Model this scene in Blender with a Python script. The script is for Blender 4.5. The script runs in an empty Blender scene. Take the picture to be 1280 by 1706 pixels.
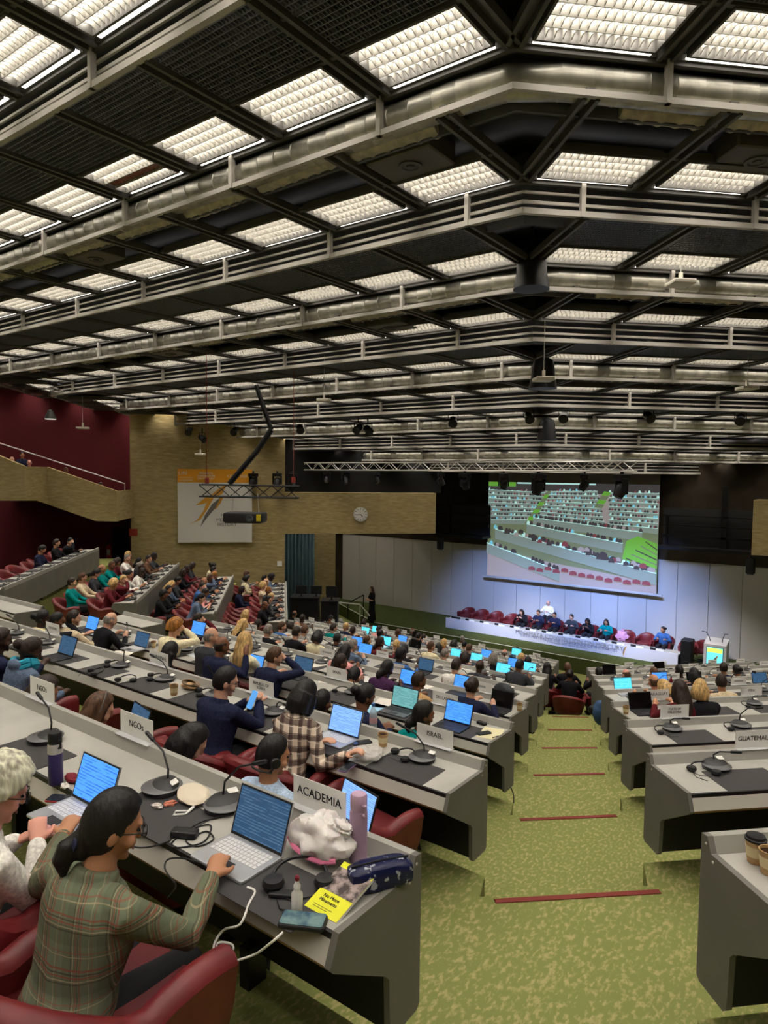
EXPOSURE = 0.82
import bpy, bmesh, math, random
import numpy as np
from mathutils import Vector, Matrix, noise
random.seed(7)
R = math.radians
C = bpy.context.scene.collection
SC = bpy.context.scene

# ------------------------------------------------------------------ camera geometry (1280 x 1706 photograph)
F, CX, CY = 1140.0, 640.0, 853.0
PITCH, ROLL, YAW = R(3.3376), R(0.6215), R(36.56)
_fw = Vector((-math.sin(YAW)*math.cos(PITCH), math.cos(YAW)*math.cos(PITCH), -math.sin(PITCH)))
_rt = Vector((math.cos(YAW), math.sin(YAW), 0)); _up = _rt.cross(_fw)
_c, _s = math.cos(ROLL), math.sin(ROLL)
RT, UP, FW = _rt*_c + _up*_s, _up*_c - _rt*_s, _fw
Z0 = 7.71          # camera height above the flat floor in front of the stage; everything is laid out relative to the eye, then lifted
def ray(u, v): return RT*((u-CX)/F) - UP*((v-CY)/F) + FW
def at(u, v, z): r = ray(u, v); return r*(z/r.z)
def on_y(u, v, y): r = ray(u, v); return r*(y/r.y)
def at_depth(u, v, d): return ray(u, v)*d
def on_plane(u, v, n, c): r = ray(u, v); n = Vector(n); return r*(c/r.dot(n))

# ------------------------------------------------------------------ materials
def lin(c):
    return tuple(((x/255)/12.92 if x/255 <= .04045 else ((x/255+.055)/1.055)**2.4) for x in c)
MATS = {}
def mat(name, rgb, rough=.6, metal=0., emit=0., spec=.4, alpha=None, trans=0., coat=0.):
    if name in MATS: return MATS[name]
    m = bpy.data.materials.new(name); m.use_nodes = True
    b = m.node_tree.nodes['Principled BSDF']; c = lin(rgb)+(1,)
    b.inputs['Base Color'].default_value = c; b.inputs['Roughness'].default_value = rough
    b.inputs['Metallic'].default_value = metal; b.inputs['Specular IOR Level'].default_value = spec
    if emit: b.inputs['Emission Color'].default_value = c; b.inputs['Emission Strength'].default_value = emit
    if alpha is not None: b.inputs['Alpha'].default_value = alpha
    if trans: b.inputs['Transmission Weight'].default_value = trans
    if coat: b.inputs['Coat Weight'].default_value = coat
    m.diffuse_color = c; MATS[name] = m
    return m
def nodes(m): return m.node_tree.nodes, m.node_tree.links, m.node_tree.nodes['Principled BSDF']
def noisy(name, c1, c2, scale=8., rough=.7, detail=4., lo=.35, hi=.65, stretch=(1,1,1), bump=0., metal=0., spec=.3, coord='Object'):
    if name in MATS: return MATS[name]
    m = mat(name, c1, rough, metal, spec=spec); N, L, b = nodes(m)
    tc = N.new('ShaderNodeTexCoord'); mp = N.new('ShaderNodeMapping'); mp.inputs['Scale'].default_value = stretch
    nz = N.new('ShaderNodeTexNoise'); nz.inputs['Scale'].default_value = scale; nz.inputs['Detail'].default_value = detail
    cr = N.new('ShaderNodeValToRGB'); e = cr.color_ramp.elements
    e[0].position = lo; e[0].color = lin(c1)+(1,); e[1].position = hi; e[1].color = lin(c2)+(1,)
    L.new(tc.outputs[coord], mp.inputs['Vector']); L.new(mp.outputs[0], nz.inputs['Vector'])
    L.new(nz.outputs['Fac'], cr.inputs[0]); L.new(cr.outputs[0], b.inputs['Base Color'])
    if bump:
        bp = N.new('ShaderNodeBump'); bp.inputs['Strength'].default_value = bump; bp.inputs['Distance'].default_value = .02
        L.new(nz.outputs['Fac'], bp.inputs['Height']); L.new(bp.outputs[0], b.inputs['Normal'])
    return m
def plaid(name, base, bands, period, coord='Object'):
    """woven check: for every (axis, offset, width, colour, strength) a band repeated with PERIOD metres"""
    m = mat(name, base, .85, spec=.15); N, L, b = nodes(m)
    tc = N.new('ShaderNodeTexCoord'); sx = N.new('ShaderNodeSeparateXYZ')
    nz = N.new('ShaderNodeTexNoise'); nz.inputs['Scale'].default_value = 7; nz.inputs['Detail'].default_value = 1
    mx = N.new('ShaderNodeMixRGB'); mx.blend_type = 'ADD'; mx.inputs[0].default_value = .035
    L.new(tc.outputs[coord], nz.inputs['Vector']); L.new(tc.outputs[coord], mx.inputs[1]); L.new(nz.outputs['Color'], mx.inputs[2])
    L.new(mx.outputs[0], sx.inputs[0])
    col = None
    def math_(op, a, bb):
        n = N.new('ShaderNodeMath'); n.operation = op
        for i, x in enumerate((a, bb)):
            if isinstance(x, (int, float)): n.inputs[i].default_value = x
            elif x is not None: L.new(x, n.inputs[i])
        return n.outputs[0]
    hx = math_('ADD', sx.outputs['X'], math_('MULTIPLY', sx.outputs['Y'], .8))
    prev = None
    for ax, off, w, c, st in bands:
        src = hx if ax == 'h' else sx.outputs['Z']
        fr = math_('FRACT', math_('ADD', math_('DIVIDE', src, period), off), 0)
        on = math_('MULTIPLY', math_('LESS_THAN', fr, w), st)
        mix = N.new('ShaderNodeMixRGB'); L.new(on, mix.inputs[0])
        if prev is None: mix.inputs[1].default_value = lin(base)+(1,)
        else: L.new(prev, mix.inputs[1])
        mix.inputs[2].default_value = lin(c)+(1,); prev = mix.outputs[0]
    L.new(prev, b.inputs['Base Color'])
    return m

# ------------------------------------------------------------------ mesh builder
class MB:
    def __init__(s): s.v = []; s.f = []; s.mi = []; s.m = 0
    def add(s, vs, fs):
        o = len(s.v); s.v += [tuple(x) for x in vs]; s.f += [tuple(i+o for i in f) for f in fs]; s.mi += [s.m]*len(fs); return s
    def box(s, c, d, rot=None):
        c = Vector(c); h = Vector(d)/2; vs = []
        for x in (-1, 1):
            for y in (-1, 1):
                for z in (-1, 1):
                    p = Vector((x*h.x, y*h.y, z*h.z))
                    if rot is not None: p = rot @ p
                    vs.append(c+p)
        return s.add(vs, [(0,1,3,2),(4,6,7,5),(0,4,5,1),(2,3,7,6),(0,2,6,4),(1,5,7,3)])
    def bx(s, x0, x1, y0, y1, z0, z1): return s.box(((x0+x1)/2,(y0+y1)/2,(z0+z1)/2), (abs(x1-x0),abs(y1-y0),abs(z1-z0)))
    def rbox(s, c, d, r=.01, n=3, rot=None):
        """box with rounded vertical edges and softly rounded top"""
        hx, hy, hz = d[0]/2, d[1]/2, d[2]/2; r = min(r, hx*.98, hy*.98); t = min(r*.6, hz*.6)
        def ring(ins, z):
            out = []
            rr = max(r-ins, .0005)
            for qx, qy, a0 in ((1,1,0),(-1,1,90),(-1,-1,180),(1,-1,270)):
                for i in range(n+1):
                    a = R(a0+90*i/n); out.append((qx*(hx-r)+rr*math.cos(a), qy*(hy-r)+rr*math.sin(a), z))
            return out
        rings = [ring(t, -hz), ring(0, -hz+t), ring(0, hz-t), ring(t*.35, hz-t*.3), ring(t, hz)]
        c = Vector(c)
        rings = [[c+(rot @ Vector(p) if rot is not None else Vector(p)) for p in q] for q in rings]
        return s.loft(rings)
    def loft(s, rings, caps=True, closed=True):
        n = len(rings[0]); o = []
        fs = []
        for i in range(len(rings)-1):
            for j in range(n if closed else n-1):
                k = (j+1) % n
                fs.append((i*n+j, i*n+k, (i+1)*n+k, (i+1)*n+j))
        if caps: fs.append(tuple(range(n-1, -1, -1))); fs.append(tuple((len(rings)-1)*n+j for j in range(n)))
        return s.add([p for r in rings for p in r], fs)
    def tube(s, pts, r, seg=8, round_ends=False, squash=None):
        pts = [Vector(p) for p in pts]; n = len(pts)
        rs = list(r) if hasattr(r, '__len__') else [r]*n
        if round_ends:
            d0 = (pts[0]-pts[1]).normalized(); d1 = (pts[-1]-pts[-2]).normalized()
            P, Q = [], []
            for k in (0., .5, .85): P.append(pts[0]+d0*rs[0]*math.cos(math.asin(max(k,.02)))); Q.append(rs[0]*max(k,.08))
            pe, qe = [], []
            for k in (.85, .5, 0.): pe.append(pts[-1]+d1*rs[-1]*math.cos(math.asin(max(k,.02)))); qe.append(rs[-1]*max(k,.08))
            pts = P+pts+pe; rs = Q+rs+qe; n = len(pts)
        rings = []; up = None
        for i in range(n):
            t = (pts[min(i+1,n-1)]-pts[max(i-1,0)])
            t = t.normalized() if t.length > 1e-9 else Vector((0,0,1))
            if up is None: up = Vector((0,0,1)) if abs(t.z) < .9 else Vector((0,1,0))
            b = t.cross(up)
            if b.length < 1e-5: b = t.orthogonal()
            b.normalize(); up = b.cross(t).normalized()
            ring = []
            for j in range(seg):
                a = 2*math.pi*j/seg; x, y = math.cos(a)*rs[i], math.sin(a)*rs[i]
                if squash: x *= squash[0]; y *= squash[1]
                ring.append(pts[i]+b*x+up*y)
            rings.append(ring)
        return s.loft(rings)
    def lathe(s, prof, c=(0,0,0), seg=16, rot=None, cap=True):
        c = Vector(c); rings = []
        for r, z in prof:
            q = [Vector((r*math.cos(2*math.pi*j/seg), r*math.sin(2*math.pi*j/seg), z)) for j in range(seg)]
            rings.append([c+(rot @ p if rot is not None else p) for p in q])
        return s.loft(rings, caps=cap)
    def ell(s, c, r, seg=16, ring=10, rot=None, fn=None):
        c = Vector(c); vs = []; fs = []
        for i in range(ring+1):
            th = math.pi*i/ring
            for j in range(seg):
                ph = 2*math.pi*j/seg
                d = Vector((math.sin(th)*math.cos(ph), math.sin(th)*math.sin(ph), math.cos(th)))
                k = fn(d) if fn else 1.
                p = Vector((d.x*r[0], d.y*r[1], d.z*r[2]))*k if not isinstance(k, Vector) else k
                vs.append(c+(rot @ p if rot is not None else p))
        for i in range(ring):
            for j in range(seg):
                k = (j+1) % seg
                fs.append((i*seg+j, (i+1)*seg+j, (i+1)*seg+k, i*seg+k))
        return s.add(vs, fs)
    def prism(s, poly, z0, z1):
        n = len(poly)
        return s.add([(x,y,z0) for x,y in poly]+[(x,y,z1) for x,y in poly],
                     [tuple(range(n-1,-1,-1)), tuple(range(n,2*n))]+[(i,(i+1)%n,n+(i+1)%n,n+i) for i in range(n)])
    def extr(s, poly, a, b, M=None):
        """profile poly of (y,z) extruded in x from a to b"""
        n = len(poly); vs = [Vector((a,y,z)) for y,z in poly]+[Vector((b,y,z)) for y,z in poly]
        if M is not None: vs = [M @ v for v in vs]
        return s.add(vs, [tuple(range(n-1,-1,-1)), tuple(range(n,2*n))]+[(i,(i+1)%n,n+(i+1)%n,n+i) for i in range(n)])
    def mesh(s, name, smooth=False, mats=(), weld=True):
        me = bpy.data.meshes.new(name); me.from_pydata(s.v, [], s.f)
        for i, x in enumerate(s.mi): me.polygons[i].material_index = x
        for m in mats: me.materials.append(m)
        bm = bmesh.new(); bm.from_mesh(me)
        if weld: bmesh.ops.remove_doubles(bm, verts=bm.verts, dist=1e-6)
        bmesh.ops.recalc_face_normals(bm, faces=bm.faces); bm.to_mesh(me); bm.free()
        if smooth:
            for p in me.polygons: p.use_smooth = True
            if smooth != 'all':
                try: me.set_sharp_from_angle(angle=R(38))
                except Exception: pass
        return me

def obj(name, me, m=None, parent=None, loc=(0,0,0), rot=(0,0,0), link_mat=True):
    if isinstance(me, MB): me = me.mesh(name, mats=[m] if m else ())
    elif m is not None and not me.materials: me.materials.append(m)
    o = bpy.data.objects.new(name, me); C.objects.link(o)
    o.location = loc; o.rotation_euler = rot
    if parent: o.parent = parent
    if m is not None and me.materials and me.materials[0] != m:
        o.material_slots[0].link = 'OBJECT'; o.material_slots[0].material = m
    return o
LABELS = {}
def tag(o, label, cat, group=None, kind=None):
    o['label'] = label; o['category'] = cat
    if group: o['group'] = group
    if kind: o['kind'] = kind
    return o
def thing(name, label, cat, loc=(0,0,0), rotz=0., group=None, rot=None):
    o = bpy.data.objects.new(name, None); C.objects.link(o); o.empty_display_size = .1
    o.location = loc; o.rotation_euler = rot if rot else (0,0,rotz)
    return tag(o, label, cat, group)
def struct(name, mb, m, smooth=False):
    me = mb if isinstance(mb, bpy.types.Mesh) else mb.mesh(name, smooth, mats=m if isinstance(m, (list,tuple)) else [m])
    o = bpy.data.objects.new(name, me); C.objects.link(o); o['kind'] = 'structure'
    o['label'] = name.replace('_', ' '); o['category'] = name.split('_')[0]
    return o
class Proto:
    """meshes of one kind of thing: parts (name, mesh, material, parent index)"""
    def __init__(s, parts): s.parts = parts
    def spawn(s, name, label, cat, loc, rotz=0., group=None, over=None, scale=None, rot=None):
        t = thing(name, label, cat, loc, rotz, group, rot)
        if scale: t.scale = scale if hasattr(scale, '__len__') else (scale,)*3
        objs = []
        for i, (pn, me, m, par) in enumerate(s.parts):
            mm = (over or {}).get(pn, m)
            if mm is False: objs.append(None); continue
            objs.append(obj(pn, me, mm, t if par is None else objs[par]))
        return t
def text(name, body, size, m, parent, loc, rot=(R(90),0,0), align='CENTER', ext=.0006, sx=1.):
    c = bpy.data.curves.new(name, 'FONT'); c.body = body; c.size = size; c.align_x = align; c.align_y = 'CENTER'; c.extrude = ext
    c.materials.append(m); c.resolution_u = 3
    o = bpy.data.objects.new(name, c); C.objects.link(o); TEXTS.append((o, name, m, parent, loc, rot, sx))
TEXTS = []
def finish_texts():
    dg = bpy.context.evaluated_depsgraph_get(); dg.update(); done = []
    for o, *a in TEXTS: done.append((bpy.data.meshes.new_from_object(o.evaluated_get(dg)), a))
    for o, *a in TEXTS: bpy.data.objects.remove(o)
    for me, (name, m, parent, loc, rot, sx) in done:
        bm = bmesh.new(); bm.from_mesh(me); n0 = bm.verts[:]          # embolden the strokes
        d = bmesh.ops.duplicate(bm, geom=bm.verts[:]+bm.edges[:]+bm.faces[:]); w = max(v.co.y for v in n0)-min(v.co.y for v in n0)
        for v in d['geom']:
            if isinstance(v, bmesh.types.BMVert): v.co.x += .012*min(w, .3) if '3-7' not in name else 0
        bm.to_mesh(me); bm.free()
        me.name = name; o = bpy.data.objects.new(name, me); C.objects.link(o)
        if not me.materials: me.materials.append(m)
        o.parent = parent; o.location = loc; o.rotation_euler = rot; o.scale = (sx,1,1)
ORD = ('first second third fourth fifth sixth seventh eighth ninth tenth eleventh twelfth thirteenth fourteenth fifteenth sixteenth seventeenth eighteenth nineteenth twentieth '
       'twenty-first twenty-second twenty-third twenty-fourth twenty-fifth twenty-sixth twenty-seventh twenty-eighth twenty-ninth thirtieth').split()
def rz(a): return Matrix.Rotation(a, 4, 'Z')

# ------------------------------------------------------------------ hall layout (eye at the origin)
S = .83
PL, SL = Vector((-.88,.325,-1.283))*S, Vector((-.904,2.421,-.588))*S      # ledge corner of the centre rows at the aisle: PL + n*SL
PR, SR = Vector((.199,1.458,-1.283))*S, Vector((-.923,2.351,-.588))*S     # the same for the right-hand bank
def pl(n): return PL+SL*n
def pr(n): return PR+SR*n
A45 = math.pi/4
NR, DR = Vector((-math.sin(A45), math.cos(A45), 0)), Vector((math.cos(A45), math.sin(A45), 0))
NW, DW = Vector((math.sin(A45), math.cos(A45), 0)), Vector((-math.cos(A45), math.sin(A45), 0))
FLOOR = -.79; DESK = -.066                  # floor and desk top below the ledge top
def fl(n): return pl(n).z+FLOOR
ROWN = ['', 'nearest']+[o for o in ORD[1:12]]
# ------------------------------------------------------------------ materials of the hall
M_carpet = noisy('carpet', (124,130,76), (162,152,104), 44, .95, 5, .50, .66, (1,.5,1), spec=.03)
M_conc = noisy('board_concrete', (156,138,94), (184,166,122), 3.2, .9, 6, .3, .7, (1,1,5), .5, spec=.1)
M_maroon = mat('maroon_wall', (92,18,26), .8)
M_dark = mat('dark_void', (14,14,15), .9)
M_brown = noisy('dark_brown_panel', (46,38,28), (60,50,36), 2, .8)
M_white = mat('white_panel', (196,192,184), .7)
M_strip = mat('red_strip', (122,52,44), .9)
M_alu = mat('aluminium', (208,206,200), .4, .25)
M_rail = mat('light_grey_rail', (176,172,164), .5, .2)
M_frame = mat('dark_frame', (88,86,82), .5, .2)
M_grille = mat('black_grille', (104,107,114), .4, .2)
M_galv = noisy('galvanised', (150,148,138), (196,194,182), 5, .36, 5, .3, .7, (1,1,1), .05, .75)
M_flex = noisy('flexible_duct', (156,150,136), (188,180,162), 9, .5, 4, metal=.2)
M_lamp = mat('lamp_glow', (255,247,236), emit=19.0)
M_lamp2 = mat('lamp_glow_soft', (255,246,234), emit=3.0)
M_blade = mat('louver_blade', (138,135,127), .5, .0)
M_black = mat('black_metal', (20,20,21), .5, .2)
M_blackp = mat('black_plastic', (26,26,28), .45)
M_curtain = noisy('teal_curtain', (62,84,90), (92,116,120), 3, .9, stretch=(6,6,.3))
M_line = mat('white_line', (226,226,218), .7)

# ------------------------------------------------------------------ terraced carpet floor
def bendx(n): return {0:-21,1:-18.6,2:-16.6,3:-14.6,4:-13.0,5:-12.6,6:-12.1}.get(n, -12.1)
def wc(n): return {0:-12.5,1:-10.3,2:-8.2,3:-5.87,4:-3.33,5:-1.63,6:.14}[n]
def wfar(n, s): return NW*wc(n)+DW*s
E = .11
fb = MB()
for n in range(0, 12):
    a, b = pl(n-1), pl(n); y0, y1, z = a.y-E, b.y-E, fl(n)
    xl0 = bendx(n-1) if n <= 6 else -27; xl1 = bendx(n) if n <= 6 else -27
    fb.prism([(xl0,y0),(a.x+.05,y0),(b.x+.05,y1),(xl1,y1)], z-1.4, z)
    if n <= 9:                                                        # right-hand bank
        a, b = pr(n-1)-NR*E, pr(n)-NR*E
        fb.prism([(a.x-.05,a.y),(a.x+DR.x*26,a.y+DR.y*26),(b.x+DR.x*26,b.y+DR.y*26),(b.x-.05,b.y)], z-1.4, z)
    if 2 <= n <= 6:                                                   # left-hand wing
        b0, b1 = Vector((bendx(n-1), y0, 0)), Vector((bendx(n), y1, 0))
        sf = 19.5 if n == 2 else 26.5; f0, f1 = NW*(wc(n-1)-E)+DW*sf, NW*(wc(n)-E)+DW*sf
        fb.prism([(b0.x,b0.y),(b1.x,b1.y),(f1.x,f1.y),(f0.x,f0.y)], z-1.8, z)
    # aisle between the banks: three shallow steps, then the level tread
    L0, L1, Q0, Q1 = pl(n-1)+Vector((.14,-.33,0)), pl(n)+Vector((.14,-.33,0)), pr(n-1)+Vector((.10,-.36,0)), pr(n)+Vector((.10,-.36,0))
    if n >= 1:
        drop = fl(n-1)-z
        for i, t in enumerate((.15,.30)):
            p0, p1 = L0.lerp(L1, t-.15), L0.lerp(L1, t); q0, q1 = Q0.lerp(Q1, t-.15), Q0.lerp(Q1, t); zz = z+drop*(2-i)/3
            fb.prism([(p0.x-.02,p0.y),(q0.x+.02,q0.y),(q1.x+.02,q1.y),(p1.x-.02,p1.y)], z-1, zz)
    fb.prism([(L0.x-.6,L0.y+.02),(L0.x,L0.y),(Q0.x,Q0.y),(Q0.x+.35,Q0.y+.3),(Q1.x+.28,Q1.y+.1),(Q1.x,Q1.y),(L1.x,L1.y),(L1.x-.5,L1.y+.02)], z-1.3, z-.001)
fb.prism([(-34,pl(11).y-E-.01),(8,pl(11).y-E-.01),(8,34),(-34,34)], -8.4, -Z0)
fb.prism([(-6,-9),(10,-9),(10,pl(-1).y-E),(-40,pl(-1).y-E),(-40,-9)], fl(0)-1.5, fl(0)-.002)
struct('floor', fb, M_carpet)
k = 1
for n, (a, b) in {1:((825,1502),(1100,1486)), 2:((868,1358),(1050,1351)), 3:((888,1299),(1036,1295)), 4:((905,1222.5),(1020,1221)), 5:((905,1200),(985,1198)), 6:((910,1182.6),(985,1181))}.items():
    z = fl(n+1)
    A, B = at(a[0], a[1], z), at(b[0], b[1], z)
    if n >= 2:                                                        # keep each strip just behind its own step edge
        L, Q = pl(n+1)+Vector((.14,-.33,0)), pr(n+1)+Vector((.10,-.36,0))
        A, B = L.lerp(Q, .08)+Vector((.05,-.10,0)), L.lerp(Q, .96)+Vector((.05,-.10,0)); A.z = B.z = z
    d = (B-A).normalized(); w = Vector((-d.y,d.x,0))*.022
    m = MB(); m.prism([(p.x,p.y) for p in (A-w,B-w,B+w,A+w)], z, z+.006)
    struct('trim_%d' % k, m, M_strip); k += 1

# ------------------------------------------------------------------ stage
YW = 29.2; ZS = -7.12
sA, sB = at(625,1037,ZS), at(560,1003,ZS)
st = MB(); st.prism([(sA.x,25.5),(4,25.5),(4,YW+.5),(-30,YW+.5),(sB.x,sB.y)], -8.2, ZS)
M_sc = noisy('stage_carpet', (64,74,40), (84,92,52), 20, .95, 3, spec=.05)
struct('stage_floor', st, M_sc)
for i, (a, b) in enumerate((((sA.x,25.5),(4,25.5)), ((sB.x,sB.y),(sA.x,25.5)))):
    a, b = Vector((*a,0)), Vector((*b,0)); d = (b-a).normalized(); w = Vector((-d.y,d.x,0))*.045
    m = MB(); m.prism([(p.x,p.y) for p in (a,b,b+w,a+w)], ZS, ZS+.01); struct('trim_%d' % k, m, M_line); k += 1
# white back wall of tall panels
m = MB(); x = on_y(571,900,YW).x
for i in range(30):
    x1 = x+1.18; m.bx(x+.008, x1-.008, YW, YW+.12, ZS, -3.45); x = x1
    if x > 6: break
struct('wall_back', m, M_white)
m = MB(); m.bx(-31, 8, YW+.1, YW+.4, -8, 4.5); struct('wall_backing', m, M_brown)
m = MB(); m.bx(-31, 8, YW-.02, YW+.1, -3.45, 4); struct('wall_upper', m, M_brown)
# slanted concrete wall, beam over the opening, room behind it
def W(u, v, c): return on_plane(u, v, NR, c)
def wall_poly(name, c, u0, u1, z0, z1, m, th=.5):
    a, b = W(u0, 800, c), W(u1, 800, c); w = NR*th; mb = MB()
    mb.prism([(a.x,a.y),(b.x,b.y),(b.x+w.x,b.y+w.y),(a.x+w.x,a.y+w.y)], z0, z1); return struct(name, mb, m)
CW = 28.
zt, zb = W(600,821,CW).z, W(600,889,CW).z
wall_poly('wall_left', CW, 217, 475, -8, 4.5, M_conc, 3.5)
wall_poly('wall_lintel', CW, 475, 727, zb, zt, M_conc, 1.2)
wall_poly('wall_lintel_soffit', CW+.6, 470, 735, zt, 4.5, M_dark, .3)
wall_poly('wall_alcove', 34, 440, 560, -8, 1, M_conc, .3)
wall_poly('wall_maroon', 31.5, -500, 232, -6, 6, M_maroon, .3)
# curtain
m = MB(); a, b = W(470,900,33.7), W(524,900,33.7); n = 60
pts = [a.lerp(b, i/n)+NR*(.12*math.sin(i*.95)+.05*math.sin(i*2.3)) for i in range(n+1)]
m.loft([[(p.x,p.y,-7.6) for p in pts], [(p.x,p.y,-1.6) for p in pts], [(p.x+NR.x*.03,p.y+NR.y*.03,-1.6) for p in pts], [(p.x+NR.x*.03,p.y+NR.y*.03,-7.6) for p in pts]], caps=False, closed=False)
o = obj('curtain', m, M_curtain); tag(o, 'teal pleated curtain hanging behind the black desks left of the stage', 'curtain')
for p in o.data.polygons: p.use_smooth = True
# hall enclosure out of the picture (keeps the room closed for light)
m = MB(); m.bx(-62, 22, -9.3, -9, -6, 9); struct('wall_rear', m, mat('rear_wall_plaster', (206,200,188), .8))
m = MB(); m.bx(14, 14.3, -9, 34, -9, 9); struct('wall_right', m, M_conc)
m = MB(); m.bx(-62, -61.7, -9, 36, -9, 9); struct('wall_far', m, M_maroon)

# ------------------------------------------------------------------ stepped balcony on the left
plan = [(-90,25.6,722,834),(41,25.2,777,834),(60,25.9,777.5,834),(79,26.6,778,840.5),(158,26.1,805.5,868),(194,25.9,818,869),(224,28.0,815,861)]
m = MB(); rings = []
for u, c, vt, vb in plan:
    t, b = W(u,vt,c), W(u,vb,c); w = NR*.22
    rings.append([Vector((t.x,t.y,t.z)), Vector((t.x,t.y,b.z)), Vector((t.x+w.x,t.y+w.y,b.z)), Vector((t.x+w.x,t.y+w.y,t.z))])
m.loft(rings); struct('balcony_wall', m, M_conc)
m = MB(); rings = []
for u, c, vt, vb in plan:
    b = W(u,vb,c)+NR*.21; w = NR*(31.4-c)
    rings.append([Vector((b.x,b.y,b.z+.02)), Vector((b.x+w.x,b.y+w.y,b.z+.02)), Vector((b.x+w.x,b.y+w.y,b.z+.2)), Vector((b.x,b.y,b.z+.2))])
m.loft(rings); struct('balcony_floor', m, M_maroon)
m = MB(); m.tube([W(-60,719,29.5), W(60,758,29.5), W(208,806,29.5)], .025, 8); m.tube([W(208,806,29.5), W(208,806,29.5)-Vector((0,0,.7))], .02, 6)
o = obj('handrail', m, M_alu); tag(o, 'thin pale handrail sloping down the maroon wall above the balcony', 'handrail')
# door, fire extinguisher and small fittings under the balcony
m = MB(); a, b = W(188,900,31.35), W(214,900,31.35)
d = NR*.06; m.prism([(a.x,a.y),(b.x,b.y),(b.x+d.x,b.y+d.y),(a.x+d.x,a.y+d.y)], W(200,945,31.35).z, W(200,878,31.35).z)
struct('door_1', m, mat('dark_door', (34,8,10), .7))

# ------------------------------------------------------------------ stepped luminous ceiling
YK = lambda k: 6.41+2.02*k
ZK = lambda k: 3.85-.42*k
RB = lambda k: -3.21-.835*k                 # right bend of riser k
LB = lambda k: -24.+.835*(k-3)              # left bend
BAY, BX0 = 2.51, -4.87
K0, K1 = -6, 9
def frame(seg, k):
    if seg == 'c': return Matrix.Translation((0, YK(k), 0))
    if seg == 'r': return Matrix.Translation((RB(k), YK(k), 0)) @ rz(A45)
    return Matrix.Translation((LB(k), YK(k), 0)) @ rz(-A45)
def srange(seg, k):
    if seg == 'c': return LB(k), RB(k)
    if seg == 'r': return 0., 13.
    return -9., 0.
def bays(seg, k):
    """bay boundaries along the run, in the run's own coordinate"""
    if seg == 'c': return [BX0-BAY*i for i in range(-3, 12)]
    d = RB(k)-BX0
    if seg == 'r':
        while d > BAY: d -= BAY
        return [d+BAY*i for i in range(-1, 7)]
    d = (LB(k)-(-24.95)) % BAY
    return [-(d+BAY*i) for i in range(-1, 5)]
def bays2(seg, k):
    if seg == 'c': return [RB(k)]+[RB(k)-1.6-1.68*i for i in range(16)]
    if seg == 'r': return [0.]+[1.6+1.68*i for i in range(8)]
    return [0.]+[-1.6-1.68*i for i in range(5)]
def T(M, p): return M @ Vector(p)
def beam(mb, seg, k, s0, s1, q0, q1, z0, z1):
    M = frame(seg, k); z = ZK(k)
    vs = [T(M, (x, y, z+zz)) for x in (s0, s1) for y in (q0, q1) for zz in (z0, z1)]
    mb.add(vs, [(0,1,3,2),(4,6,7,5),(0,4,5,1),(2,3,7,6),(0,2,6,4),(1,5,7,3)])
def mitre(mb, k, prof):
    """profile (q,z) swept along the whole bent run of riser k"""
    t = math.tan(R(22.5)); z = ZK(k); rings = []
    for q, zz in prof: pass
    def ring(kind):
        out = []
        for q, zz in prof:
            if kind == 'r1': p = T(frame('r',k), (13., q, 0))
            elif kind == 'rb': p = Vector((RB(k)-q*t, YK(k)+q, 0))
            elif kind == 'lb': p = Vector((LB(k)+q*t, YK(k)+q, 0))
            else: p = T(frame('l',k), (-9., q, 0))
            out.append((p.x, p.y, z+zz))
        return out
    mb.loft([ring('r1'), ring('rb'), ring('lb'), ring('l1')])
rect = lambda q0, q1, z0, z1: [(q0,z0),(q1,z0),(q1,z1),(q0,z1)]
POSN = {'c':'centre','r':'right','l':'left'}
def grid_mesh(w, d):
    mb = MB(); nx = int(w/.075); ny = int(d/.075)
    for i in range(nx+1): mb.bx(i*w/nx-.006, i*w/nx+.006, 0, d, 0, .05)
    for j in range(ny+1): mb.bx(0, w, j*d/ny-.006, j*d/ny+.006, 0, .05)
    return mb.mesh('grille', weld=False)
GR = grid_mesh(2.3, 1.02)
# light fitting, 1 x 1 in plan (scaled), lying in x 0..w, y 0..d
def fitting(w, d):
    fr, lampm, lou, refl = MB(), MB(), MB(), MB()
    for a in ((0,w,-.03,0),(0,w,d,d+.03),(-.03,0,-.03,d+.03),(w,w+.03,-.03,d+.03)): fr.bx(a[0],a[1],a[2],a[3],-.02,.1)
    refl.bx(0,w,0,d,.10,.11)
    for r_ in range(4):
        y0 = d*r_/4; y1 = d*(r_+1)/4; yc = (y0+y1)/2
        lampm.bx(.01, w-.01, yc-d*.040, yc+d*.040, .078, .095)
        for yy in (y0,): lou.extr([(yy-.004,-.005),(yy+.004,-.005),(yy+.022,.095),(yy-.022,.095)], 0, w)
        nb = max(4, int(w/.085))
        for i in range(1, nb): lou.extr([(y0+.012,.095),(y0+.012,.0),(yc,.028),(y1-.012,.0),(y1-.012,.095)], i*w/nb-.004, i*w/nb+.004)
    return [('frame', fr.mesh('frame'), M_frame, None), ('reflector', refl.mesh('reflector'), M_blade, None), ('lamp', lampm.mesh('lamp'), M_lamp, None), ('louver', lou.mesh('louver'), M_blade, None)]
FIT = {}
def fit(w):
    w = round(w*4)/4
    if w not in FIT: FIT[w] = Proto(fitting(w, .70))
    return FIT[w], w
strip_mesh = {}
def soff_name(k): return ORD[k-K0] if 0 <= k-K0 < 20 else 'last'
M_cb = mat('ceiling_board', (88,90,96), .85)
back = MB()
for k in range(K0, K1+1):
    # black backing above each soffit and behind each riser
    mitre(back, k, rect(-2.1, .45, .95, 1.0))
    mitre(back, k, rect(.42, .46, .0, 1.0))
struct('ceiling', back, M_cb)
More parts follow.
